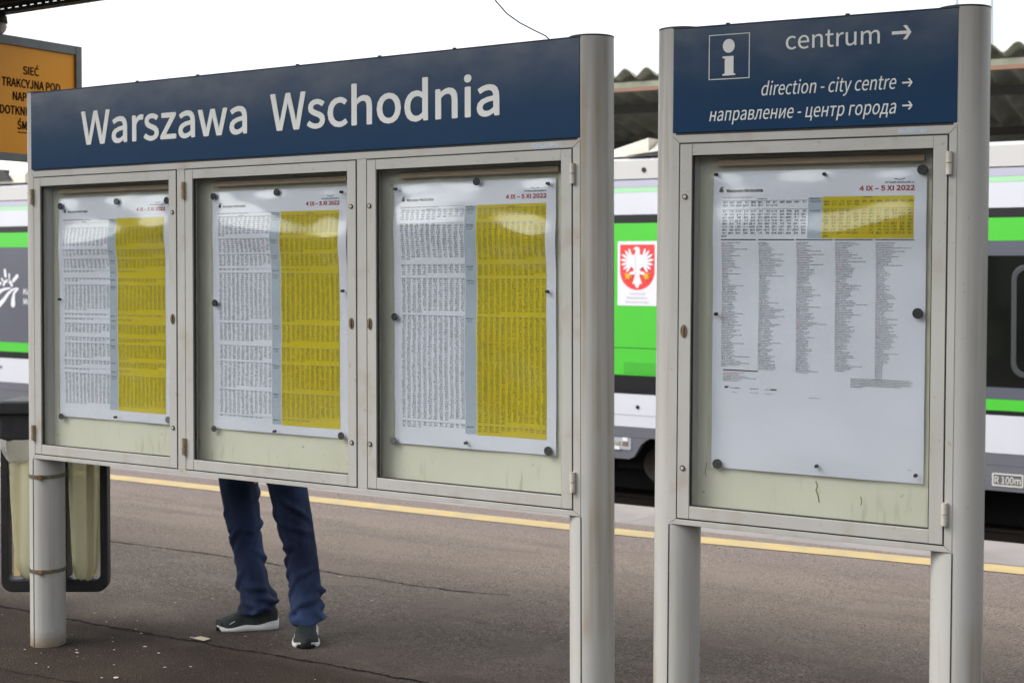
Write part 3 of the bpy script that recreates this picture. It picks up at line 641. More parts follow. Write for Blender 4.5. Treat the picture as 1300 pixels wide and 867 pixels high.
# ---- magnets, each one its own
MAG = {}
def magnet(x, z, rad, m, label, mtx=None):
    k = (rad, m)
    if k not in MAG:
        b = BM()
        if rad > .01:
            cyl(b, (0, 0, 0), (0, -.006, 0), rad, 28); o = obj('magnet', b, m, bevel=.0015)
        else:
            cyl(b, (0, 0, 0), (0, -.004, 0), rad * .95, 16); cyl(b, (0, -.0041, 0), (0, -.013, 0), rad * .62, 16, rad * .8); o = obj('magnet', b, m)
        smooth_angle(o); MAG[k] = o.data
    else:
        o = bpy.data.objects.new('magnet', MAG[k]); COL.objects.link(o)
        if rad > .01: bv = o.modifiers.new('bevel', 'BEVEL'); bv.width = .0015; bv.segments = 2; bv.limit_method = 'ANGLE'
    mw = Matrix.Translation((x, .0425, z))
    o.matrix_world = mw if mtx is None else mtx @ mw
    tag(o, label, 'magnet', 'magnets holding the sheets')
BIG, SM = .0138, .0062
for a in [
    (.137, 1.914, BIG, 'magnet', 'round dark magnet on the top left corner of the sheet behind the leftmost door'),
    (.485, 1.925, BIG, 'magnet_grey', 'round worn grey magnet at the top middle of the sheet behind the leftmost door'),
    (.779, 1.921, BIG, 'magnet', 'round dark magnet on the top right corner of the sheet behind the leftmost door'),
    (.133, 1.513, SM, 'magnet', 'tiny dark peg magnet on the left edge of the sheet behind the leftmost door'),
    (.135, 1.008, BIG, 'magnet', 'round dark magnet on the bottom left corner of the sheet behind the leftmost door'),
    (.476, 1.024, SM, 'magnet', 'tiny dark peg magnet at the bottom middle of the sheet behind the leftmost door'),
    (.782, 1.030, BIG, 'magnet_grey', 'round magnet half hidden by the door frame at the bottom right of the leftmost sheet'),
    (1.040, 1.930, BIG, 'magnet', 'round dark magnet on the top left corner of the sheet behind the middle door'),
    (1.372, 1.936, BIG, 'magnet', 'round dark magnet at the top middle of the sheet behind the middle door'),
    (1.694, 1.927, SM, 'magnet', 'tiny dark peg magnet on the top right corner of the sheet behind the middle door'),
    (1.045, 1.508, BIG, 'magnet', 'round dark magnet halfway down the left edge of the sheet behind the middle door'),
    (1.698, 1.560, SM, 'magnet', 'tiny dark peg magnet on the right edge of the sheet behind the middle door'),
    (1.038, 1.009, BIG * .9, 'magnet', 'round dark magnet on the bottom left corner of the sheet behind the middle door'),
    (1.360, 1.018, SM, 'magnet', 'tiny dark peg magnet at the bottom middle of the sheet behind the middle door'),
    (1.686, 1.021, BIG, 'magnet', 'round dark magnet on the bottom right corner of the sheet behind the middle door'),
    (2.296, 1.945, BIG, 'magnet', 'round black magnet at the top middle of the sheet behind the third door'),
    (1.945, 1.930, SM, 'magnet', 'tiny dark peg magnet on the top left corner of the sheet behind the third door'),
    (2.588, 1.928, SM, 'magnet', 'tiny dark peg magnet on the top right corner of the sheet behind the third door'),
    (1.937, 1.468, BIG, 'magnet', 'round black magnet halfway down the left edge of the sheet behind the third door'),
    (2.585, 1.564, SM, 'magnet', 'tiny dark peg magnet on the right edge of the sheet behind the third door'),
    (1.930, 1.018, BIG, 'magnet_grey', 'round worn grey magnet on the bottom left corner of the sheet behind the third door'),
    (2.251, 1.031, SM, 'magnet', 'tiny dark peg magnet at the bottom middle of the sheet behind the third door'),
    (2.586, 1.025, .0155, 'magnet', 'round black magnet on the bottom right corner of the sheet behind the third door')]: magnet(*a)
for a in [
    (.135, 1.940, SM, 'magnet', 'tiny dark peg magnet on the top left corner of the sheet with five print columns'),
    (.484, 1.934, SM, 'magnet', 'tiny dark peg magnet at the top middle of the sheet with five print columns'),
    (.779, 1.941, .0158, 'magnet', 'large black magnet on the top right corner of the sheet with five print columns'),
    (.770, 1.516, .0158, 'magnet', 'large black magnet halfway down the right edge of the sheet with five print columns'),
    (.139, 1.498, SM, 'magnet', 'tiny dark peg magnet on the left edge of the sheet with five print columns'),
    (.147, 1.021, .0158, 'magnet', 'large black magnet on the bottom left corner of the sheet with five print columns'),
    (.470, 1.039, SM, 'magnet', 'tiny dark peg magnet at the bottom middle of the sheet with five print columns'),
    (.770, 1.034, SM, 'magnet', 'tiny dark peg magnet on the bottom right corner of the sheet with five print columns')]: magnet(*a, B2M)

# ================================================================ LITTER BIN behind the left post
BC = Vector((-.107, .208, 0)); th = math.radians(32.4)
bn = thing('litter_bin', 'black framed litter bin with two clear yellowish bags strapped behind the left post', 'litter bin', BC, (0, 0, th))
def rounded(x0, x1, z0, z1, r0, n=6, top=True):
    P = []
    for cx, cz, a0, rr in ((x1 - r0, z0 + r0, -90, r0), (x1 - (r0 if top else 0), z1 - (r0 if top else 0), 0, r0 if top else 0), (x0 + (r0 if top else 0), z1 - (r0 if top else 0), 90, r0 if top else 0), (x0 + r0, z0 + r0, 180, r0)):
        for k in range(n + 1):
            a = math.radians(a0 + 90 * k / n); P.append((cx + rr * math.cos(a), cz + rr * math.sin(a)))
            if rr == 0: break
    return P
b = BM(); ringframe(b, rounded(-.240, .240, .192, .90, .05), rounded(-.206, .206, .250, .88, .02), -.028, .028); obj('frame', b, 'black', bn, bevel=.006)
b = BM(); box(b, .035, .062, -.045, .045, .255, .885); obj('divider', b, 'black', bn, bevel=.004)
b = BM(); prism(b, rounded(-.215, .215, .885, 1.03, .02), -.105, .12); obj('bag_ring', b, 'black', bn, bevel=.01)
b = BM(); prism(b, [(-.26, 1.00), (.26, 1.00), (.262, 1.035), (.20, 1.06), (-.20, 1.06), (-.262, 1.035)], -.125, .14); obj('lid', b, 'black', bn, bevel=.008)
def bag(x0, x1, z0, z1, yc, d, seed, name='bag', m='bag', flare=0):
    rr = random.Random(seed); nz, n = 22, 40; b = BM(); rings = []; ph = [rr.random() * 6 for _ in range(5)]
    for j in range(nz + 1):
        v = j / nz; z = z0 + (z1 - z0) * v; cx = (x0 + x1) / 2; hw = (x1 - x0) / 2 * (.80 + .20 * min(1, v * 1.6) + flare * v); hd_ = d * (.62 + .38 * v)
        if j < 3: k_ = (.45, .75, .92)[j]; hw *= k_; hd_ *= k_
        ring = []
        for i in range(n):
            t = 2 * PI * i / n; fo = 1 + .10 * math.sin(5 * t + ph[0] + v * 1.2) * (.4 + .6 * v) + .06 * math.sin(9 * t + ph[1] - v * 2) + .03 * math.sin(17 * t + ph[2])
            ring.append(b.verts.new((cx + hw * math.copysign(abs(math.cos(t)) ** .7, math.cos(t)) * min(fo, 1.04), yc + hd_ * math.sin(t) * fo, z + .006 * math.sin(3 * t + ph[3]))))
        rings.append(ring)
    for A, B in zip(rings, rings[1:]):
        for i in range(n): b.faces.new((A[i], A[(i + 1) % n], B[(i + 1) % n], B[i]))
    b.faces.new(rings[0][::-1]); return obj(name, b, m, bn, smooth=True)
bag(-.202, .030, .240, .87, .0, .085, 1); bag(.066, .202, .235, .87, .0, .085, 2)
b = BM(); box(b, .150, .180, -.035, -.028, .268, .80); box(b, -.178, -.150, -.035, -.028, .268, .80); obj('rubbish', b, 'bagpaper', bn)
bag(-.232, .030, .775, .884, -.01, .112, 5, 'bag_cuff', 'bag_white', 0)
for z in (.742, .330):
    b = BM(); n = 36; c = Matrix.Rotation(-th, 4, 'Z') @ (Vector((0, .075, 0)) - BC)
    A = []
    for i in range(n):
        t = 2 * PI * i / n; A.append([b.verts.new((c.x + rr_ * math.cos(t), c.y + rr_ * math.sin(t), z + dz)) for rr_, dz in ((.0765, -.008), (.0785, -.008), (.0785, .008), (.0765, .008))])
    for i in range(n):
        P, Q = A[i], A[(i + 1) % n]
        for k in range(4): b.faces.new((P[k], P[(k + 1) % 4], Q[(k + 1) % 4], Q[k]))
    cl = obj('strap', b, 'brass', bn, smooth=False); b = BM(); a = -PI / 2 - .62 + .55
    px, py_ = c.x + .083 * math.cos(a), c.y + .083 * math.sin(a)
    cyl(b, (px - .012, py_, z - .001), (px + .014, py_, z - .001), .0065, 10); box(b, px - .008, px + .008, py_ - .008, py_ + .006, z - .010, z + .009); obj('strap_screw', b, 'rust', cl)
b = BM(); box(b, .02, .07, -.11, -.05, .730, .752); box(b, .02, .07, -.11, -.05, .32, .34); obj('bracket', b, 'black', bn)

# ================================================================ PERSON behind the board
PL = (.76, .76, 0)
pr = thing('person', 'person in dark blue jeans and dark trainers with white soles behind the wide board', 'person', PL)
def leg_loft(path, seed, face):
    """trouser leg: rings along a path of (x, y, z, rx, ry), cloth folds as displacement"""
    rr = random.Random(seed); n, b, rings = 56, BM(), []; Z = [p[2] for p in path]
    N = 110; ph = [rr.random() * 6.28 for _ in range(10)]
    folds = [(rr.uniform(.06, .34), rr.uniform(-PI, PI), rr.uniform(.35, 1.0), rr.uniform(-1.6, 1.6), rr.uniform(.009, .021)) for _ in range(16)] + [(rr.uniform(.40, .66), rr.uniform(-PI, PI), rr.uniform(.3, .8), rr.uniform(-1.6, 1.6), rr.uniform(.006, .014)) for _ in range(13)] + [(rr.uniform(.66, .92), rr.uniform(-PI, PI), .8, rr.uniform(-.5, .5), .006) for _ in range(5)]
    for j in range(N + 1):
        z = Z[0] + (Z[-1] - Z[0]) * j / N; P = [np.interp(-z if Z[0] > Z[-1] else z, [-q if Z[0] > Z[-1] else q for q in Z], [p[i] for p in path]) for i in range(5)]
        ring = []
        for i in range(n):
            t = 2 * PI * i / n; d = 0
            for fz, ft, wt, sl_, am in folds:
                dt = (t - ft + PI) % (2 * PI) - PI; sg = .010 + .012 * (wt - .3); d += am * math.exp(-(dt / wt) ** 2) * math.exp(-((z - fz - sl_ * dt * .06) / sg) ** 2)
                d -= am * .6 * math.exp(-(dt / wt) ** 2) * math.exp(-((z - fz + .028 - sl_ * dt * .06) / (sg * .9)) ** 2)
            d += .002 * math.sin(3 * t + ph[0] + z * 9) + .0015 * math.sin(7 * t + ph[1] + z * 5)
            # front and back crease of the leg
            ring.append(b.verts.new((P[0] + (P[3] + d) * math.cos(t), P[1] + (P[4] + d) * math.sin(t), z - (.014 * math.cos(t - face) if j == 0 else 0) - (.01 * math.cos(t - face) if j == 1 else 0))))
        rings.append(ring)
    for A, B in zip(rings, rings[1:]):
        for i in range(n): b.faces.new((A[i], A[(i + 1) % n], B[(i + 1) % n], B[i]))
    return b, rings
left = [(.612, .752, .088, .076, .080), (.612, .752, .11, .074, .078), (.600, .742, .18, .069, .072), (.590, .733, .26, .066, .069), (.572, .722, .389, .067, .070), (.552, .712, .533, .078, .080), (.538, .706, .677, .087, .089), (.545, .712, .80, .092, .10), (.575, .72, .88, .095, .115)]
right = [(.922, .735, .088, .074, .080), (.920, .732, .11, .073, .079), (.917, .728, .18, .069, .073), (.914, .725, .25, .067, .070), (.899, .717, .389, .068, .071), (.868, .703, .564, .080, .081), (.842, .697, .686, .087, .089), (.79, .705, .80, .092, .10), (.745, .72, .88, .095, .115)]
b1, _ = leg_loft(left, 4, PI + .8)
b2, _ = leg_loft(right, 9, -PI / 2)
me_ = bpy.data.meshes.new('tmp'); b2.to_mesh(me_); b2.free(); b1.from_mesh(me_)
# seat of the trousers
hz = [(.80, .205, .118), (.86, .205, .125), (.93, .195, .120), (1.0, .180, .108), (1.03, .175, .105)]; rings = []
for z, rx, ry in hz:
    rings.append([b1.verts.new((.662 + rx * math.cos(2 * PI * i / 40), .722 + ry * math.sin(2 * PI * i / 40), z)) for i in range(40)])
for A, B in zip(rings, rings[1:]):
    for i in range(40): b1.faces.new((A[i], A[(i + 1) % 40], B[(i + 1) % 40], B[i]))
tr = obj('jeans', b1, 'jeans', pr, smooth=True, off=PL); sd_ = tr.modifiers.new('thick', 'SOLIDIFY'); sd_.thickness = .003
# body grown from one skeleton (skin modifier), head and fingers included
def skinned(name, V, E, R, root, m, sub=2):
    me = bpy.data.meshes.new(name); me.from_pydata([tuple(Vector(v) - Vector(PL)) for v in V], E, []); o = bpy.data.objects.new(name, me); COL.objects.link(o); me.materials.append(M[m]); o.parent = pr
    s = o.modifiers.new('skin', 'SKIN'); s.use_smooth_shade = True
    for i, q in enumerate(me.skin_vertices[0].data): q.radius = R[i] if isinstance(R[i], tuple) else (R[i], R[i]); q.use_root = i == root
    o.modifiers.new('sub', 'SUBSURF').levels = sub; o.modifiers['sub'].render_levels = sub; return o
V, E, R = [], [], []
def nv(p, r_, link=None):
    V.append(p); R.append(r_)
    if link is not None: E.append((link, len(V) - 1))
    return len(V) - 1
pel = nv((.662, .722, .98), (.15, .10)); wa = nv((.655, .715, 1.12), (.135, .10), pel); ch = nv((.645, .71, 1.30), (.16, .11), wa); sh = nv((.64, .71, 1.44), (.11, .085), ch)
nk = nv((.638, .695, 1.51), (.052, .052), sh); nk2 = nv((.636, .685, 1.56), (.055, .055), nk); hd1 = nv((.634, .675, 1.63), (.072, .085), nk2); hd2_ = nv((.634, .672, 1.70), (.075, .09), hd1); nv((.634, .676, 1.755), (.05, .06), hd2_)
for s in (-1, 1):
    hp = nv((.662 + s * .085, .722, .90), .085, pel); top = left if s < 0 else right
    k = nv((top[5][0], top[5][1], .50), .055, hp); nv((top[2][0], top[2][1], .10), .037, k)
    so_ = nv((.64 + s * .17, .712, 1.42), .058, sh); el = nv((.64 + s * .235, .735, 1.15), .042, so_); wr = nv((.65 + s * .245, .67, .93), (.028, .022), el); pm = nv((.65 + s * .245, .655, .875), (.038, .018), wr)
    for q, (dx, ln) in enumerate(((-.027, .068), (-.009, .078), (.009, .074), (.027, .058))):
        a = nv((.65 + s * .245 + dx, .648, .835), .0085, pm); c = nv((.65 + s * .245 + dx * 1.1, .640, .835 - ln * .5), .008, a); nv((.65 + s * .245 + dx * 1.1, .650, .835 - ln * .95), .007, c)
    a = nv((.65 + s * .21, .635, .88), .010, pm); nv((.65 + s * .20, .625, .845), .009, a)
skinned('body', V, E, R, 0, 'skin')
V, E, R = [], [], []
pel = nv((.66, .722, .92), (.178, .135)); wa = nv((.655, .715, 1.12), (.165, .13), pel); ch = nv((.645, .71, 1.32), (.185, .135), wa); sh = nv((.64, .71, 1.45), (.13, .10), ch); nv((.638, .70, 1.50), (.07, .07), sh)
for s in (-1, 1):
    so_ = nv((.64 + s * .175, .712, 1.42), .072, sh); el = nv((.64 + s * .238, .735, 1.15), .057, so_); nv((.65 + s * .246, .675, .95), .042, el)
skinned('jacket', V, E, R, 0, 'jacket')
def ball(bm, c, rad, sx=1, sy=1, sz=1, u=16, v=10):
    r = bmesh.ops.create_uvsphere(bm, u_segments=u, v_segments=v, radius=rad)
    bmesh.ops.transform(bm, matrix=Matrix.Translation(c) @ Matrix.Diagonal((sx, sy, sz, 1)), verts=r['verts'])
b = BM(); ball(b, (.634, .695, 1.715), .10, .87, .98, .80); hr = obj('hair', b, 'hair', pr, True, off=PL)
for s in (-1, 1):
    b = BM(); ball(b, (.634 + s * .032, .597, 1.655), .013); obj('eye', b, 'ink', pr, True, off=PL)
    b = BM(); ball(b, (.634 + s * .080, .685, 1.645), .03, .3, .6, 1); obj('ear', b, 'skin', pr, True, off=PL)
b = BM(); ball(b, (.634, .587, 1.63), .020, .7, .9, 1.3); obj('nose', b, 'skin', pr, True, off=PL)
b = BM(); ball(b, (.634, .598, 1.592), .022, 1, .35, .25); obj('mouth', b, 'ink_red', pr, True, off=PL)
# shoes: length sections lofted, heel at u=0, toe at u=1
def shoe(heel, toe, side):
    H, T = Vector((*heel, 0)), Vector((*toe, 0)); ax = (T - H); Ln = ax.length; ax.normalize(); lat = Vector((-ax.y, ax.x, 0)); N = 26
    wf = lambda u: np.interp(u, [0, .04, .12, .3, .5, .7, .85, .95, 1], [.018, .032, .041, .041, .042, .056, .053, .038, .016])
    off = lambda u: np.interp(u, [0, .5, .75, 1], [0, .004 * side, -.004 * side, -.010 * side])
    th_ = lambda u: np.interp(u, [0, .06, .15, .34, .45, .6, .78, .92, 1], [.080, .105, .112, .122, .116, .094, .072, .058, .036])
    st = lambda u: np.interp(u, [0, .2, .4, .6, .85, 1], [.040, .034, .030, .025, .022, .024])
    b = BM(); R_ = []
    for j in range(N + 1):
        u = j / N; c = H + ax * Ln * u + lat * off(u); w_ = wf(u); h = th_(u); s0 = st(u) * .8; ring = []
        for k in range(17):
            t = PI * k / 16; x = math.cos(t); zz = math.sin(t); top = abs(zz) ** .75
            nar = 1 - .38 * top * (1 if u < .6 else .35); ring.append(b.verts.new(c + lat * (w_ * math.copysign(abs(x) ** .7, x) * nar) + Vector((0, 0, s0 + (h - s0) * top))))
        R_.append(ring)
    for A, B in zip(R_, R_[1:]):
        for k in range(16): b.faces.new((A[k], A[k + 1], B[k + 1], B[k]))
    b.faces.new(R_[0]); b.faces.new(R_[-1][::-1])
    sh_ = obj('shoe', b, 'shoe', pr, True, off=PL)
    b = BM(); R_ = []
    for j in range(N + 1):
        u = j / N; c = H + ax * (Ln * (u * 1.03 - .015)) + lat * off(u); w_ = wf(u) + .006; tz = .018 if u > .93 else (.004 if u < .03 else .0); zt_ = st(u) + (.004 * math.sin(u * 14))
        ring = [b.verts.new(c + lat * x + Vector((0, 0, z))) for x, z in ((-w_ * .9, tz + .001), (-w_, tz + .008), (-w_ * .96, zt_), (w_ * .96, zt_), (w_, tz + .008), (w_ * .9, tz + .001))]; R_.append(ring)
    for A, B in zip(R_, R_[1:]):
        for k in range(6): b.faces.new((A[k], A[(k + 1) % 6], B[(k + 1) % 6], B[k]))
    b.faces.new(R_[0]); b.faces.new(R_[-1][::-1]); obj('sole', b, 'sole', sh_, True)
    sh_.children[0].data.transform(Matrix.Translation(-Vector(PL)))
    # dark toe wrap running over the sole
    b = BM(); R_ = []
    for j in range(9):
        u = .87 + j * .019; c = H + ax * Ln * u + lat * off(u); w_ = (wf(min(u, 1)) + .009) * (.9 if j > 3 else .55 + .1 * j); R_.append([b.verts.new(c + lat * x + Vector((0, 0, z))) for x, z in ((-w_, .004), (-w_, .036), (-w_ * .5, .05), (w_ * .5, .05), (w_, .036), (w_, .004))])
    for A, B in zip(R_, R_[1:]):
        for k in range(6): b.faces.new((A[k], A[(k + 1) % 6], B[(k + 1) % 6], B[k]))
    b.faces.new(R_[0]); b.faces.new(R_[-1][::-1]); o = obj('toe_cap', b, 'shoe', sh_, True, off=PL)
    b = BM()
    for q in range(5):
        u = .46 + q * .055; c = H + ax * Ln * u + lat * off(u); h = th_(u) + .003; w_ = .020; s_ = .012 if q % 2 else -.012
        tube(b, [c - lat * w_ + ax * s_ * .5 + Vector((0, 0, h - .008)), c + Vector((0, 0, h)), c + lat * w_ - ax * s_ * .5 + Vector((0, 0, h - .008))], .0022, 6)
    tube(b, [H + ax * Ln * .46 + lat * .03 + Vector((0, 0, .070)), H + ax * Ln * .46 + Vector((0, 0, .103)), H + ax * Ln * .5 - lat * .034 + Vector((0, 0, .075))], .0022, 6)
    obj('lace', b, 'lace', sh_, off=PL)
    # pale side stripe
    b = BM()
    for s_ in (-1, 1):
        c0 = H + ax * Ln * .66 + lat * (s_ * .043); c1 = H + ax * Ln * .80 + lat * (s_ * .0445)
        tube(b, [c0 + Vector((0, 0, .052)), (c0 + c1) / 2 + lat * s_ * .002 + Vector((0, 0, .047)), c1 + Vector((0, 0, .036))], .0018, 6)
    obj('stripe', b, 'sole', sh_, off=PL)
shoe((.675, .815), (.475, .632), 1)
shoe((.872, .800), (1.015, .600), -1)

# ================================================================ TRAIN on the far track
TR = thing('train', 'white and green electric train with dark grey window band standing on the track beyond', 'train', (-1.5, 8.7, -.8), (0, math.radians(.30), 0))
TO = (-1.5, 8.7, -.8)
def tp(name, m, x0, x1, z0, z1, y0=-.004, y1=.02, par=None, bevel=0):
    b = BM(); box(b, x0, x1, 8.7 + y0, 8.7 + y1, z0, z1); return obj(name, b, m, par or TR, off=TO, bevel=bevel)
TX0, TX1 = -24, 10
b = BM(); prismx(b, [(8.72, .03), (8.72, 2.46), (8.74, 2.72), (9.15, 2.80), (10.9, 2.80), (11.3, 2.72), (11.4, 2.4), (11.4, .03)], TX0, TX1); body = obj('body', b, 'train_white', TR, off=TO)
# painted bands, butted one above the other
def bands(x0, x1, L):
    for z0, z1, m in L: tp('body_band', m, x0, x1, z0 + .001, z1 - .001)
top = [(2.545, 2.735, 'roofpanel'), (2.46, 2.535, 'train_lav'), (2.41, 2.46, 'train_pale_green'), (2.185, 2.41, 'train_white'), (2.10, 2.185, 'train_black')]
bands(TX0, TX1, top + [(.365, .405, 'train_black'), (.03, .365, 'train_white')])
bands(TX0, -2.25, [(1.895, 2.10, 'train_green'), (.595, 1.895, 'train_grey'), (.405, .595, 'train_green')] if 0 else [(1.895, 2.10, 'train_green'), (.585, 1.895, 'train_grey'), (.455, .585, 'train_green'), (.405, .455, 'train_black')])
bands(.9, TX1, [(1.895, 2.10, 'train_green'), (1.765, 1.895, 'train_grey'), (.61, 1.765, 'train_glass'), (.505, .61, 'train_grey'), (.405, .505, 'train_green')])
bands(-2.246, .896, [(.835, 2.10, 'train_green'), (.555, .829, 'train_green'), (.405, .555, 'train_black')])
tp('hatch', 'train_dark_green', -1.72, -.6, .575, .690, -.008, -.004)
b = BM(); box(b, TX0, TX1, 8.703, 8.71, 2.535, 2.545); obj('roof_gutter', b, 'train_black', TR, off=TO)
for x in (-10.9, -9.6, -5, -1.50, 2.30, 5.2):
    b = BM(); cyl(b, (x, 8.690, 2.635), (x, 8.7, 2.635), .026, 14); obj('roof_vent_hole', b, 'train_black', TR, off=TO)
for x in (-1.56, -11.5): 
    b = BM(); cyl(b, (x, 8.690, .235), (x, 8.7, .235), .02, 12); obj('jacking_mark', b, 'train_black', TR, off=TO)
tp('panel_joint', 'train_lav', -2.2, .9, .150, .157, -.0065, -.0045)
for k in range(4):
    x0 = 2.10 + 1.9 * k; fr_ = BM(); ringframe(fr_, rounded(x0, x0 + 1.45, .70, 1.685, .12), rounded(x0 + .045, x0 + 1.405, .745, 1.64, .09), 8.685, 8.7); wf_ = obj('window_frame', fr_, 'gasket', TR, off=TO, bevel=.004)
    wg = BM(); prism(wg, rounded(x0 + .046, x0 + 1.404, .746, 1.639, .089), 8.692, 8.6945); obj('window_pane', wg, 'train_glass', wf_, off=TO)
# skirts and running gear
tp('skirt', 'train_skirt', TX0, TX1, -.075, .028, -.002, .06)
b = BM(); prism(b, [(-3.4, -.077), (-3.4, -.30), (-1.66, -.30), (-1.60, -.27), (-1.52, -.14), (-1.46, -.095), (-1.42, -.077)], 8.70, 8.76); sk1 = obj('skirt', b, 'train_skirt', TR, off=TO)
b = BM(); prism(b, [(1.72, -.077), (1.76, -.14), (1.80, -.27), (1.86, -.30), (7.5, -.30), (7.5, -.077)], 8.70, 8.76); obj('skirt', b, 'train_skirt', TR, off=TO)
b = BM(); prism(b, [(-20, -.077), (-20, -.30), (-6, -.30), (-6, -.077)], 8.70, 8.76); obj('skirt', b, 'train_skirt', TR, off=TO)
pl = tp('switch_plate', 'greytext', -1.84, -1.635, -.205, -.085, -.006, -.003)
for i, (m_, x, z) in enumerate((('corr', -1.79, -.145), ('canopy_steel', -1.70, -.145), ('white', -1.79, -.19), ('white', -1.70, -.10))): tp('switch', m_, x - .03, x + .03, z - .018, z + .018, -.012, -.0065, pl)
b = BM(); box(b, TX0, TX1, 9.75, 10.75, -.78, .02); box(b, TX0, TX1, 9.0, 9.74, -.30, .02); obj('underframe', b, 'underframe', TR, off=TO)
for x in (-1.45, 1.0, -13.5, -11.2, -4.6):
    for y in (9.50, 10.9):
        b = BM(); cyl(b, (x, y, -.375), (x, y + .13, -.375), .43, 36); wh = smooth_angle(obj('wheel', b, 'wheel', TR, off=TO))
        b = BM(); cyl(b, (x, y - .05, -.375), (x, y - .005, -.375), .15, 24); obj('wheel_hub', b, 'underframe', wh, off=TO)
    b = BM(); cyl(b, (x, 8.95, -.375), (x, 9.3, -.375), .17, 24); obj('axle_box', b, 'wheel', TR, off=TO)
b = BM(); box(b, -2.0, 1.5, 9.1, 9.3, -.45, -.30); obj('bogie_frame', b, 'underframe', TR, off=TO)
# roof equipment
b = BM(); prismx(b, [(9.0, 2.805), (9.0, 2.83), (9.3, 2.99), (10.6, 2.99), (10.9, 2.805)], -1.62, .8); obj('roof_fairing', b, 'fairing', TR, off=TO, bevel=.01)
b = BM(); prism(b, [(-2.35, 2.805), (-1.63, 2.99), (-1.63, 2.805)], 9.05, 10.8); obj('roof_fairing', b, 'fairing', TR, off=TO)
b = BM(); prism(b, [(-1.86, 2.807), (-1.45, 2.85), (.7, 2.85), (.7, 2.807)], 8.98, 9.04); obj('roof_grille', b, 'train_black', TR, off=TO)
b = BM(); prismx(b, [(9.0, 2.805), (9.0, 2.93), (9.25, 3.17), (10.6, 3.17), (10.9, 2.805)], -13.4, -11.36); obj('roof_fairing', b, 'fairing', TR, off=TO, bevel=.01)
b = BM(); prism(b, [(-12.3, 2.84), (-11.62, 2.84), (-11.78, 3.0), (-12.3, 3.03)], 8.96, 9.10); obj('roof_grille', b, 'train_black', TR, off=TO)
# R 100m plate
b = BM(); ringframe(b, rounded(1.945, 2.210, -.258, -.145, .008, 2), rounded(1.957, 2.198, -.246, -.157, .004, 2), 8.694, 8.6995); pm_ = obj('plate_border', b, 'pale' if 'pale' in M else 'porcelain', TR, off=TO)
t = letters('lettering', 'R 100m', 1.968, 2.188, -.232, .060, 8.694, 'porcelain', TR, bold=.04); t.data.transform(Matrix.Translation(-Vector(TO)))
# coat of arms sticker
st_ = tp('sticker', 'white', -1.795, -1.345, 1.262, 1.915, -.0065, -.0045)
def plate(name, pts, m, y, par=None):
    b = BM(); prism(b, pts, 8.7 + y - .001, 8.7 + y); return obj(name, b, m, par or st_, off=TO)
sx, sz = -1.570, 1.882; W_ = .196
sh_pts = [(sx - W_, sz), (sx + W_, sz), (sx + W_, sz - .27)] + [(sx + W_ * math.cos(a), sz - .27 - .19 * math.sin(a)) for a in [PI * k / 16 for k in range(1, 16)]] + [(sx - W_, sz - .27)]
plate('shield', sh_pts, 'red', -.0068)
eb = BM()
ek = [0]
def ep(pts):
    ek[0] += 1; prism(eb, [(sx + x, sz - z) for x, z in pts], 8.7 - .0085 - .0003 * ek[0], 8.7 - .0070)
ep([(-.030, .12), (-.020, .055), (-.030, .045), (-.045, .05), (-.030, .028), (0, .022), (.025, .035), (.030, .06), (.028, .12), (.045, .20), (.040, .27), (.02, .33), (-.02, .33), (-.040, .27), (-.045, .20)])   # head and trunk
ep([(-.02, .30), (.02, .30), (.055, .40), (.030, .395), (.018, .425), (0, .445), (-.018, .425), (-.030, .395), (-.055, .40)])   # tail
for s in (-1, 1):
    for k in range(7):   # wing feathers, each its own blade
        a = math.radians(75 - k * 22); ln = .135 - abs(k - 2) * .006; cx, cz = s * .062, .155 + k * .006
        dx, dz = s * math.cos(a), -math.sin(a); nx, nz = -dz, dx; h = .0125
        ep([(cx - nx * h, cz - nz * h), (cx + dx * ln * .8 - nx * h, cz + dz * ln * .8 - nz * h), (cx + dx * ln, cz + dz * ln), (cx + dx * ln * .8 + nx * h, cz + dz * ln * .8 + nz * h), (cx + nx * h, cz + nz * h)])
    ep([(s * .02, .10), (s * .075, .105), (s * .09, .17), (s * .06, .23), (s * .02, .26)])
    ep([(s * .02, .27), (s * .07, .275), (s * .10, .30), (s * .085, .31), (s * .02, .30)])
obj('eagle', eb, 'white', st_, off=TO)
gb = BM()
for s in (-1, 1):
    for a in range(-60, 121, 45):
        c = (sx + s * .105, sz - .315); d = math.radians(a - 90 if s > 0 else -a - 90)
        prism(gb, [(c[0] - .012, c[1]), (c[0] + .045 * math.cos(d) - .006, c[1] + .045 * math.sin(d)), (c[0] + .045 * math.cos(d) + .008, c[1] + .045 * math.sin(d)), (c[0] + .014, c[1] + .004)], 8.7 - .0150 - .0002 * (a + 60) / 45, 8.7 - .0075)
    prism(gb, [(sx + s * .105 + .024 * math.cos(k * PI / 4), sz - .315 + .022 * math.sin(k * PI / 4)) for k in range(8)], 8.7 - .0162, 8.7 - .0075)
prism(gb, [(sx - .044, sz - .047), (sx - .062, sz - .060), (sx - .040, sz - .062)], 8.7 - .0164, 8.7 - .0075)
tag(obj('claws', gb, 'gold', st_, off=TO), kind='stuff')
for k, (s_, a, c) in enumerate((('Samorząd', -1.655, -1.480), ('Województwa', -1.69, -1.45), ('Mazowieckiego', -1.70, -1.44))):
    t = letters('lettering', s_, a, c, 1.375 - k * .042, .021, 8.6925, 'greytext', st_, res=2); t.data.transform(Matrix.Translation(-Vector(TO)))
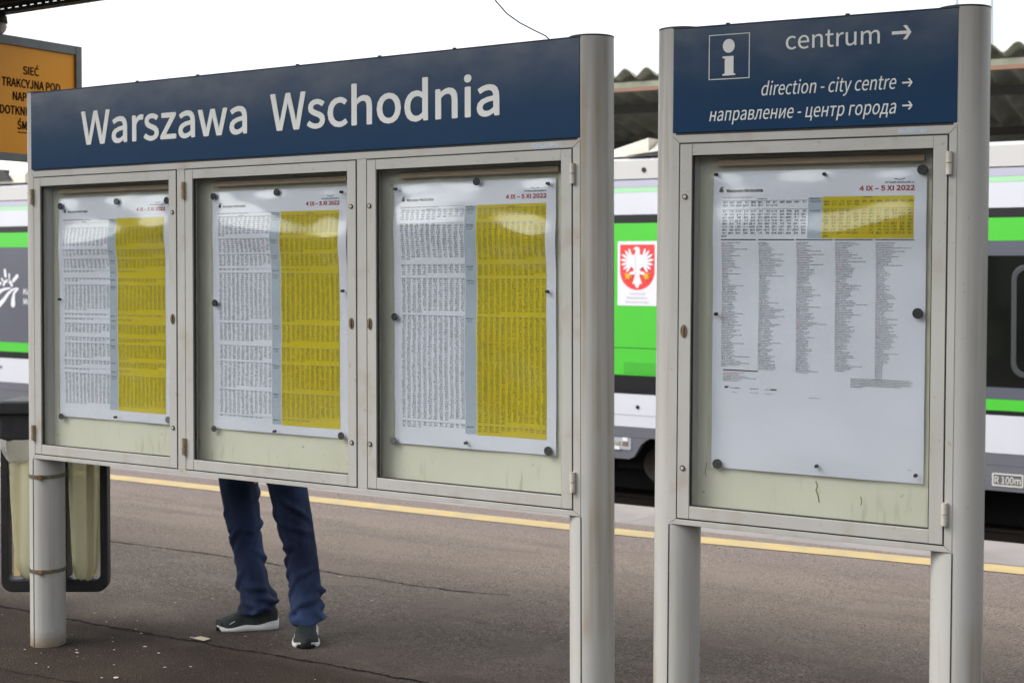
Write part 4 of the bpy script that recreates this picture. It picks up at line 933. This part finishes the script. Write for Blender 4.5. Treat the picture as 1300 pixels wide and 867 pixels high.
# operator mark: a sun over rails, in white strokes
lg = BM()
def stroke(pts, w0, w1=None):
    w1 = w1 or w0; P = [Vector((x, 0, z)) for x, z in pts]; n = len(P); Lf, Rt = [], []
    for i, p in enumerate(P):
        d = (P[min(i + 1, n - 1)] - P[max(i - 1, 0)]).normalized(); q = Vector((-d.z, 0, d.x)); h = (w0 + (w1 - w0) * i / (n - 1)) / 2; Lf.append((p.x + q.x * h, p.z + q.z * h)); Rt.append((p.x - q.x * h, p.z - q.z * h))
    def cap(p, d, h): return [(p.x + h * math.cos(d + a), p.z + h * math.sin(d + a)) for a in (PI / 4, 0, -PI / 4)]
    e = P[-1] - P[-2]; s = P[0] - P[1]
    poly = Lf + cap(P[-1], math.atan2(e.z, e.x), w1 / 2) + Rt[::-1] + cap(P[0], math.atan2(s.z, s.x), w0 / 2)
    prism(lg, poly, 8.7 - .0062, 8.7 - .0045)
stroke([(-11.412, 1.58), (-11.398, 1.50)], .042, .05); stroke([(-11.318, 1.525), (-11.318, 1.475)], .03); stroke([(-11.150, 1.50), (-11.235, 1.435)], .055, .05)
stroke([(-11.478, 1.462), (-11.45, 1.432)], .03); stroke([(-11.50, 1.40), (-11.53, 1.385)], .04)
stroke([(-11.44, 1.375), (-11.415, 1.415), (-11.376, 1.435), (-11.34, 1.43)], .04); stroke([(-11.335, 1.435), (-11.29, 1.41), (-11.262, 1.37)], .045)
stroke([(-11.60, 1.24), (-11.50, 1.292), (-11.42, 1.318), (-11.30, 1.334)], .07, .02); stroke([(-11.53, 1.10), (-11.43, 1.17), (-11.35, 1.25), (-11.26, 1.31), (-11.15, 1.335)], .075, .02)
stroke([(-11.24, 1.11), (-11.235, 1.19), (-11.215, 1.27), (-11.13, 1.325)], .09, .02)
obj('operator_mark', lg, 'white', TR, off=TO)
for s_, z in (('Koleje', 1.25), ('Mazowieckie', 1.115)):
    t = letters('lettering', s_, -11.02, -11.02 + (.34 if s_ == 'Koleje' else .66), z, .078, 8.6945, 'white', TR, bold=.03); t.data.transform(Matrix.Translation(-Vector(TO)))

# ================================================================ FAR CANOPY over the opposite platform
CT = (-1.0, 12.2, 0)
cn = thing('station_canopy', 'long weathered corrugated canopy with rusty edge beam over the opposite platform behind the train', 'canopy', CT, (0, math.radians(.95), 0))
cm = None; s12 = .21
PT = .307; nw = 3; NS = 10
def corr_mesh():
    b = BM(); U = nw * NS; V_ = [[], []]; Ln = 6.0
    for k in range(U + 1):
        x = k / NS * PT; hgt = .055 * (abs(math.cos(PI * k / NS)) ** 1.6 * 2 - 1)
        for j, (yy, zz) in enumerate(((0, 0), (Ln, -Ln * s12))): V_[j].append((b.verts.new((x, yy, zz + hgt)), b.verts.new((x, yy, zz + hgt - .012))))
    for k in range(U):
        a, c = V_[0][k], V_[0][k + 1]; d, e = V_[1][k], V_[1][k + 1]
        b.faces.new((a[0], c[0], e[0], d[0])); b.faces.new((a[1], d[1], e[1], c[1])); b.faces.new((a[0], a[1], c[1], c[0])); b.faces.new((d[0], e[0], e[1], d[1]))
    return b
zc = 4.185 - .05
for i in range(-11, 12):
    if cm is None: o = obj('roof_sheet', corr_mesh(), 'corr', cn, smooth=False); cm = o.data
    else: o = bpy.data.objects.new('roof_sheet', cm); COL.objects.link(o); o.parent = cn
    o.location = (-3.31 + 1.0 - PT * 1.0 + i * PT * nw + (.0), 0, zc + .004 * (i % 2))
b = BM(); o_ = (0, 0, 0)
b = BM(); box(b, -11, 10, -.02, .06, 3.885, 3.935); obj('edge_beam', b, 'canopy_steel', cn)
b = BM(); box(b, -11, 10, .09, .12, 3.94, 4.02); obj('edge_board', b, 'corr', cn)
for yy, m_ in ((1.0, 'purlin'), (2.6, 'purlin'), (4.2, 'purlin_pale'), (4.9, 'canopy_steel')):
    b = BM(); z = zc - .10 - yy * s12; box(b, -11, 10, yy, yy + .09, z - .10, z); obj('purlin', b, m_, cn)
for x in (-9.0, -4.4, -1.2, 2.4, 7):
    b = BM(); prismx(b, [(.1, 3.86), (6.0, 2.55), (6.0, 2.35), (.1, 3.76)], x, x + .10); obj('rafter', b, 'purlin', cn)
for x in (-9.0, -1.2, 6):
    b = BM(); box(b, x, x + .2, 6.0, 6.2, -.03, 2.8); obj('column', b, 'purlin_pale', cn, bevel=.01)
b = BM(); prismx(b, [(6.02, 2.85), (12, 4.1), (12, 4.06), (6.02, 2.80)], -11, 10); obj('rear_roof', b, 'corr', cn)

# ================================================================ NEAR CANOPY, tray, sign, wire
nc = thing('platform_roof', 'low olive steel platform roof overhead, only its edge beam showing in the top left corner', 'roof', (0, -1, 0))
NO = (0, -1, 0)
b = BM(); prismx(b, [(1.20, 3.30), (1.20, 3.34), (.2, 3.42), (-1.0, 3.34), (-1.0, 3.30), (.2, 3.38)], -12, 14); obj('roof_deck', b, 'roof_under', nc, off=NO)
b = BM(); box(b, -12, 14, 1.12, 1.20, 3.128, 3.298); obj('edge_beam', b, 'roof_under', nc, off=NO)
b = BM(); box(b, -12, 14, 1.105, 1.118, 3.112, 3.135); obj('edge_angle', b, 'purlin_pale', nc, off=NO)
b = BM(); box(b, -12, 14, -1.0, -.92, 3.2, 3.298); obj('edge_beam', b, 'roof_under', nc, off=NO)
for x in (-11, -8, 9, 12):
    b = BM(); box(b, x - .06, x + .06, -.91, 1.1, 3.2, 3.295); obj('rafter', b, 'roof_under', nc, off=NO)
for x in (-9, 10):
    b = BM(); box(b, x - .1, x + .1, .1, .3, 0, 3.37); obj('column', b, 'roof_under', nc, off=NO)
# perforated cable tray: real holes, made as a lattice of bars
b = BM(); yy = 1.055; X0, X1 = -6.0, 1.5; p_ = .062
box(b, X0, X1, yy, yy + .003, 3.052, 3.071); box(b, X0, X1, yy, yy + .003, 3.088, 3.108)
x = X0
while x < X1: box(b, x, x + .030, yy, yy + .003, 3.071, 3.088); x += p_
box(b, X0, X1, yy - .06, yy - .040, 3.048, 3.0505); box(b, X0, X1, yy - .028, yy, 3.048, 3.0505)
x = X0
while x < X1: box(b, x, x + .040, yy - .040, yy - .028, 3.048, 3.0505); x += p_
box(b, X0, X1, yy - .0625, yy - .0603, 3.0482, 3.066)
ty = obj('cable_tray', b, 'tray', off=(-2, 1.05, 3.05)); ty.location = (-2, 1.05, 3.05)
tag(ty, 'perforated dark cable tray running under the roof edge at the top left', 'cable tray')
# orange warning sign, at right angles to the boards
SO = (-1.5, 1.22, 2.26)
sg = thing('warning_sign', 'orange hanging warning sign with dark lettering behind the top left of the board', 'sign', SO)
def signbox(name, m, y0, y1, z0, z1, x0, x1, bevel=0):
    b = BM(); box(b, x0, x1, y0, y1, z0, z1); return obj(name, b, m, sg, off=SO, bevel=bevel)
signbox('sign_panel', 'orange', .90, 1.530, 2.285, 2.888, -1.522, -1.516)
for a in ((.86, .905, 2.245, 2.938), (1.525, 1.568, 2.245, 2.938)): signbox('frame_stile', 'sign_frame', *a, -1.545, -1.50, .003)
for a in ((.9055, 1.5245, 2.245, 2.288), (.9055, 1.5245, 2.886, 2.938)): signbox('frame_rail', 'sign_frame', *a, -1.544, -1.501, .003)
def sign_text(s, y0, y1, base, cap, und=False):
    me = text_marks(s, 3); co = np.empty(len(me.vertices) * 3); me.vertices.foreach_get('co', co); co = co.reshape(-1, 3)
    Yv = (co[:, 0] - co[:, 0].min()) / np.ptp(co[:, 0]) * (y1 - y0) + y0; Zv = base + co[:, 1] * cap / capheight(SANS)
    me.vertices.foreach_set('co', (np.stack([np.full(len(Yv), -1.5148), Yv, Zv], 1) - np.array(SO)).ravel()); me.materials.clear()
    src = bmesh.new(); src.from_mesh(me); out = bmesh.new()
    for k in range(6):   # bolder strokes
        t_ = bpy.data.meshes.new('t'); tmp = src.copy(); a = PI * k / 3; bmesh.ops.translate(tmp, vec=(.00005 * k, .0019 * math.cos(a), .0016 * math.sin(a)), verts=tmp.verts); tmp.to_mesh(t_); tmp.free(); out.from_mesh(t_); bpy.data.meshes.remove(t_)
    out.to_mesh(me); out.free(); src.free(); me.materials.append(M['sign_ink'])
    o = bpy.data.objects.new('lettering', me); COL.objects.link(o); o.parent = sg
    if und: signbox('underline', 'sign_ink', y0, y1, base - .020, base - .014, -1.5155, -1.5148)
sign_text('SIEĆ', 1.165, 1.270, 2.735, .044); sign_text('TRAKCYJNA POD', 1.022, 1.420, 2.659, .046); sign_text('NAPIĘCIEM', 1.095, 1.345, 2.585, .046)
sign_text('DOTKNIĘCIE GROZI', 1.010, 1.455, 2.505, .046); sign_text('ŚMIERCIĄ', 1.125, 1.340, 2.425, .046, True)
b = BM(); prof = [(0, 3.048), (.024, 3.048), (.037, 3.03), (.041, 2.995), (.02, 2.992)]
def lathe(bm, c, prof, n=20):
    R_ = [[bm.verts.new((c[0] + r__ * math.cos(2 * PI * k / n), c[1] + r__ * math.sin(2 * PI * k / n), z)) for k in range(n)] for r__, z in prof if r__ > 0]
    for A, B in zip(R_, R_[1:]):
        for k in range(n): bm.faces.new((A[k], A[(k + 1) % n], B[(k + 1) % n], B[k]))
    bm.faces.new(R_[0]); bm.faces.new(R_[-1][::-1])
lathe(b, (-1.5, 1.0), prof); obj('hanger', b, 'tray', sg, True, off=SO)
b = BM(); lathe(b, (-1.5, 1.0), [(.034, 2.993), (.037, 2.975), (.031, 2.955), (.018, 2.938)]); obj('insulator', b, 'porcelain', sg, True, off=SO)
# loose wire from the board's top up to the roof
b = BM(); tube(b, [(2.605, .03, 2.405), (2.585, .03, 2.424), (2.53, .03, 2.452), (2.48, .03, 2.479), (2.43, .03, 2.514), (2.38, .04, 2.562), (2.33, .06, 2.622), (2.2, .2, 2.82), (2.0, .6, 3.05), (1.95, 1.1, 3.14)], .0022, 6)
tag(obj('wire', b, 'black', off=(2.6, .03, 2.4)), 'thin black loose wire hanging down to the top of the wide board', 'wire').location = (2.6, .03, 2.4)
# pale masts far behind the narrow board
for x, y, lab in ((-2.76, 25.0, 'pale far mast rising behind the right end of the narrow board header'), (-2.07, 25.0, 'pale far mast rising behind the top of the rightmost post')):
    m = thing('line_mast', lab, 'mast', (x, y, -.03), group='masts beyond the canopy')
    b = BM(); cyl(b, (0, 0, 0), (0, 0, 14), .062, 14); smooth_angle(obj('pole', b, 'mast', m)); b = BM(); box(b, -.2, .2, -.2, .2, 0, .25); obj('base', b, 'kerb', m)
# unseen dark block added behind the viewer to darken reflections in glass and enamel
b = BM()
bl = thing('reflection_blocker', 'long dark block added unseen behind the viewer to darken reflections', 'reflection blocker', (0, -18, -1))
b = BM(); box(b, -60, 60, -24, -18, -1, 5.6); obj('blocker_body', b, 'blocker_body', bl, off=(0, -18, -1))
b = BM(); prismx(b, [(-24.4, 5.6), (-17.6, 5.6), (-17.6, 5.75), (-21, 6.1), (-24.4, 5.75)], -60.5, 60.5); obj('roof', b, 'purlin', bl, off=(0, -18, -1))  # top of the added blocker, no real roof
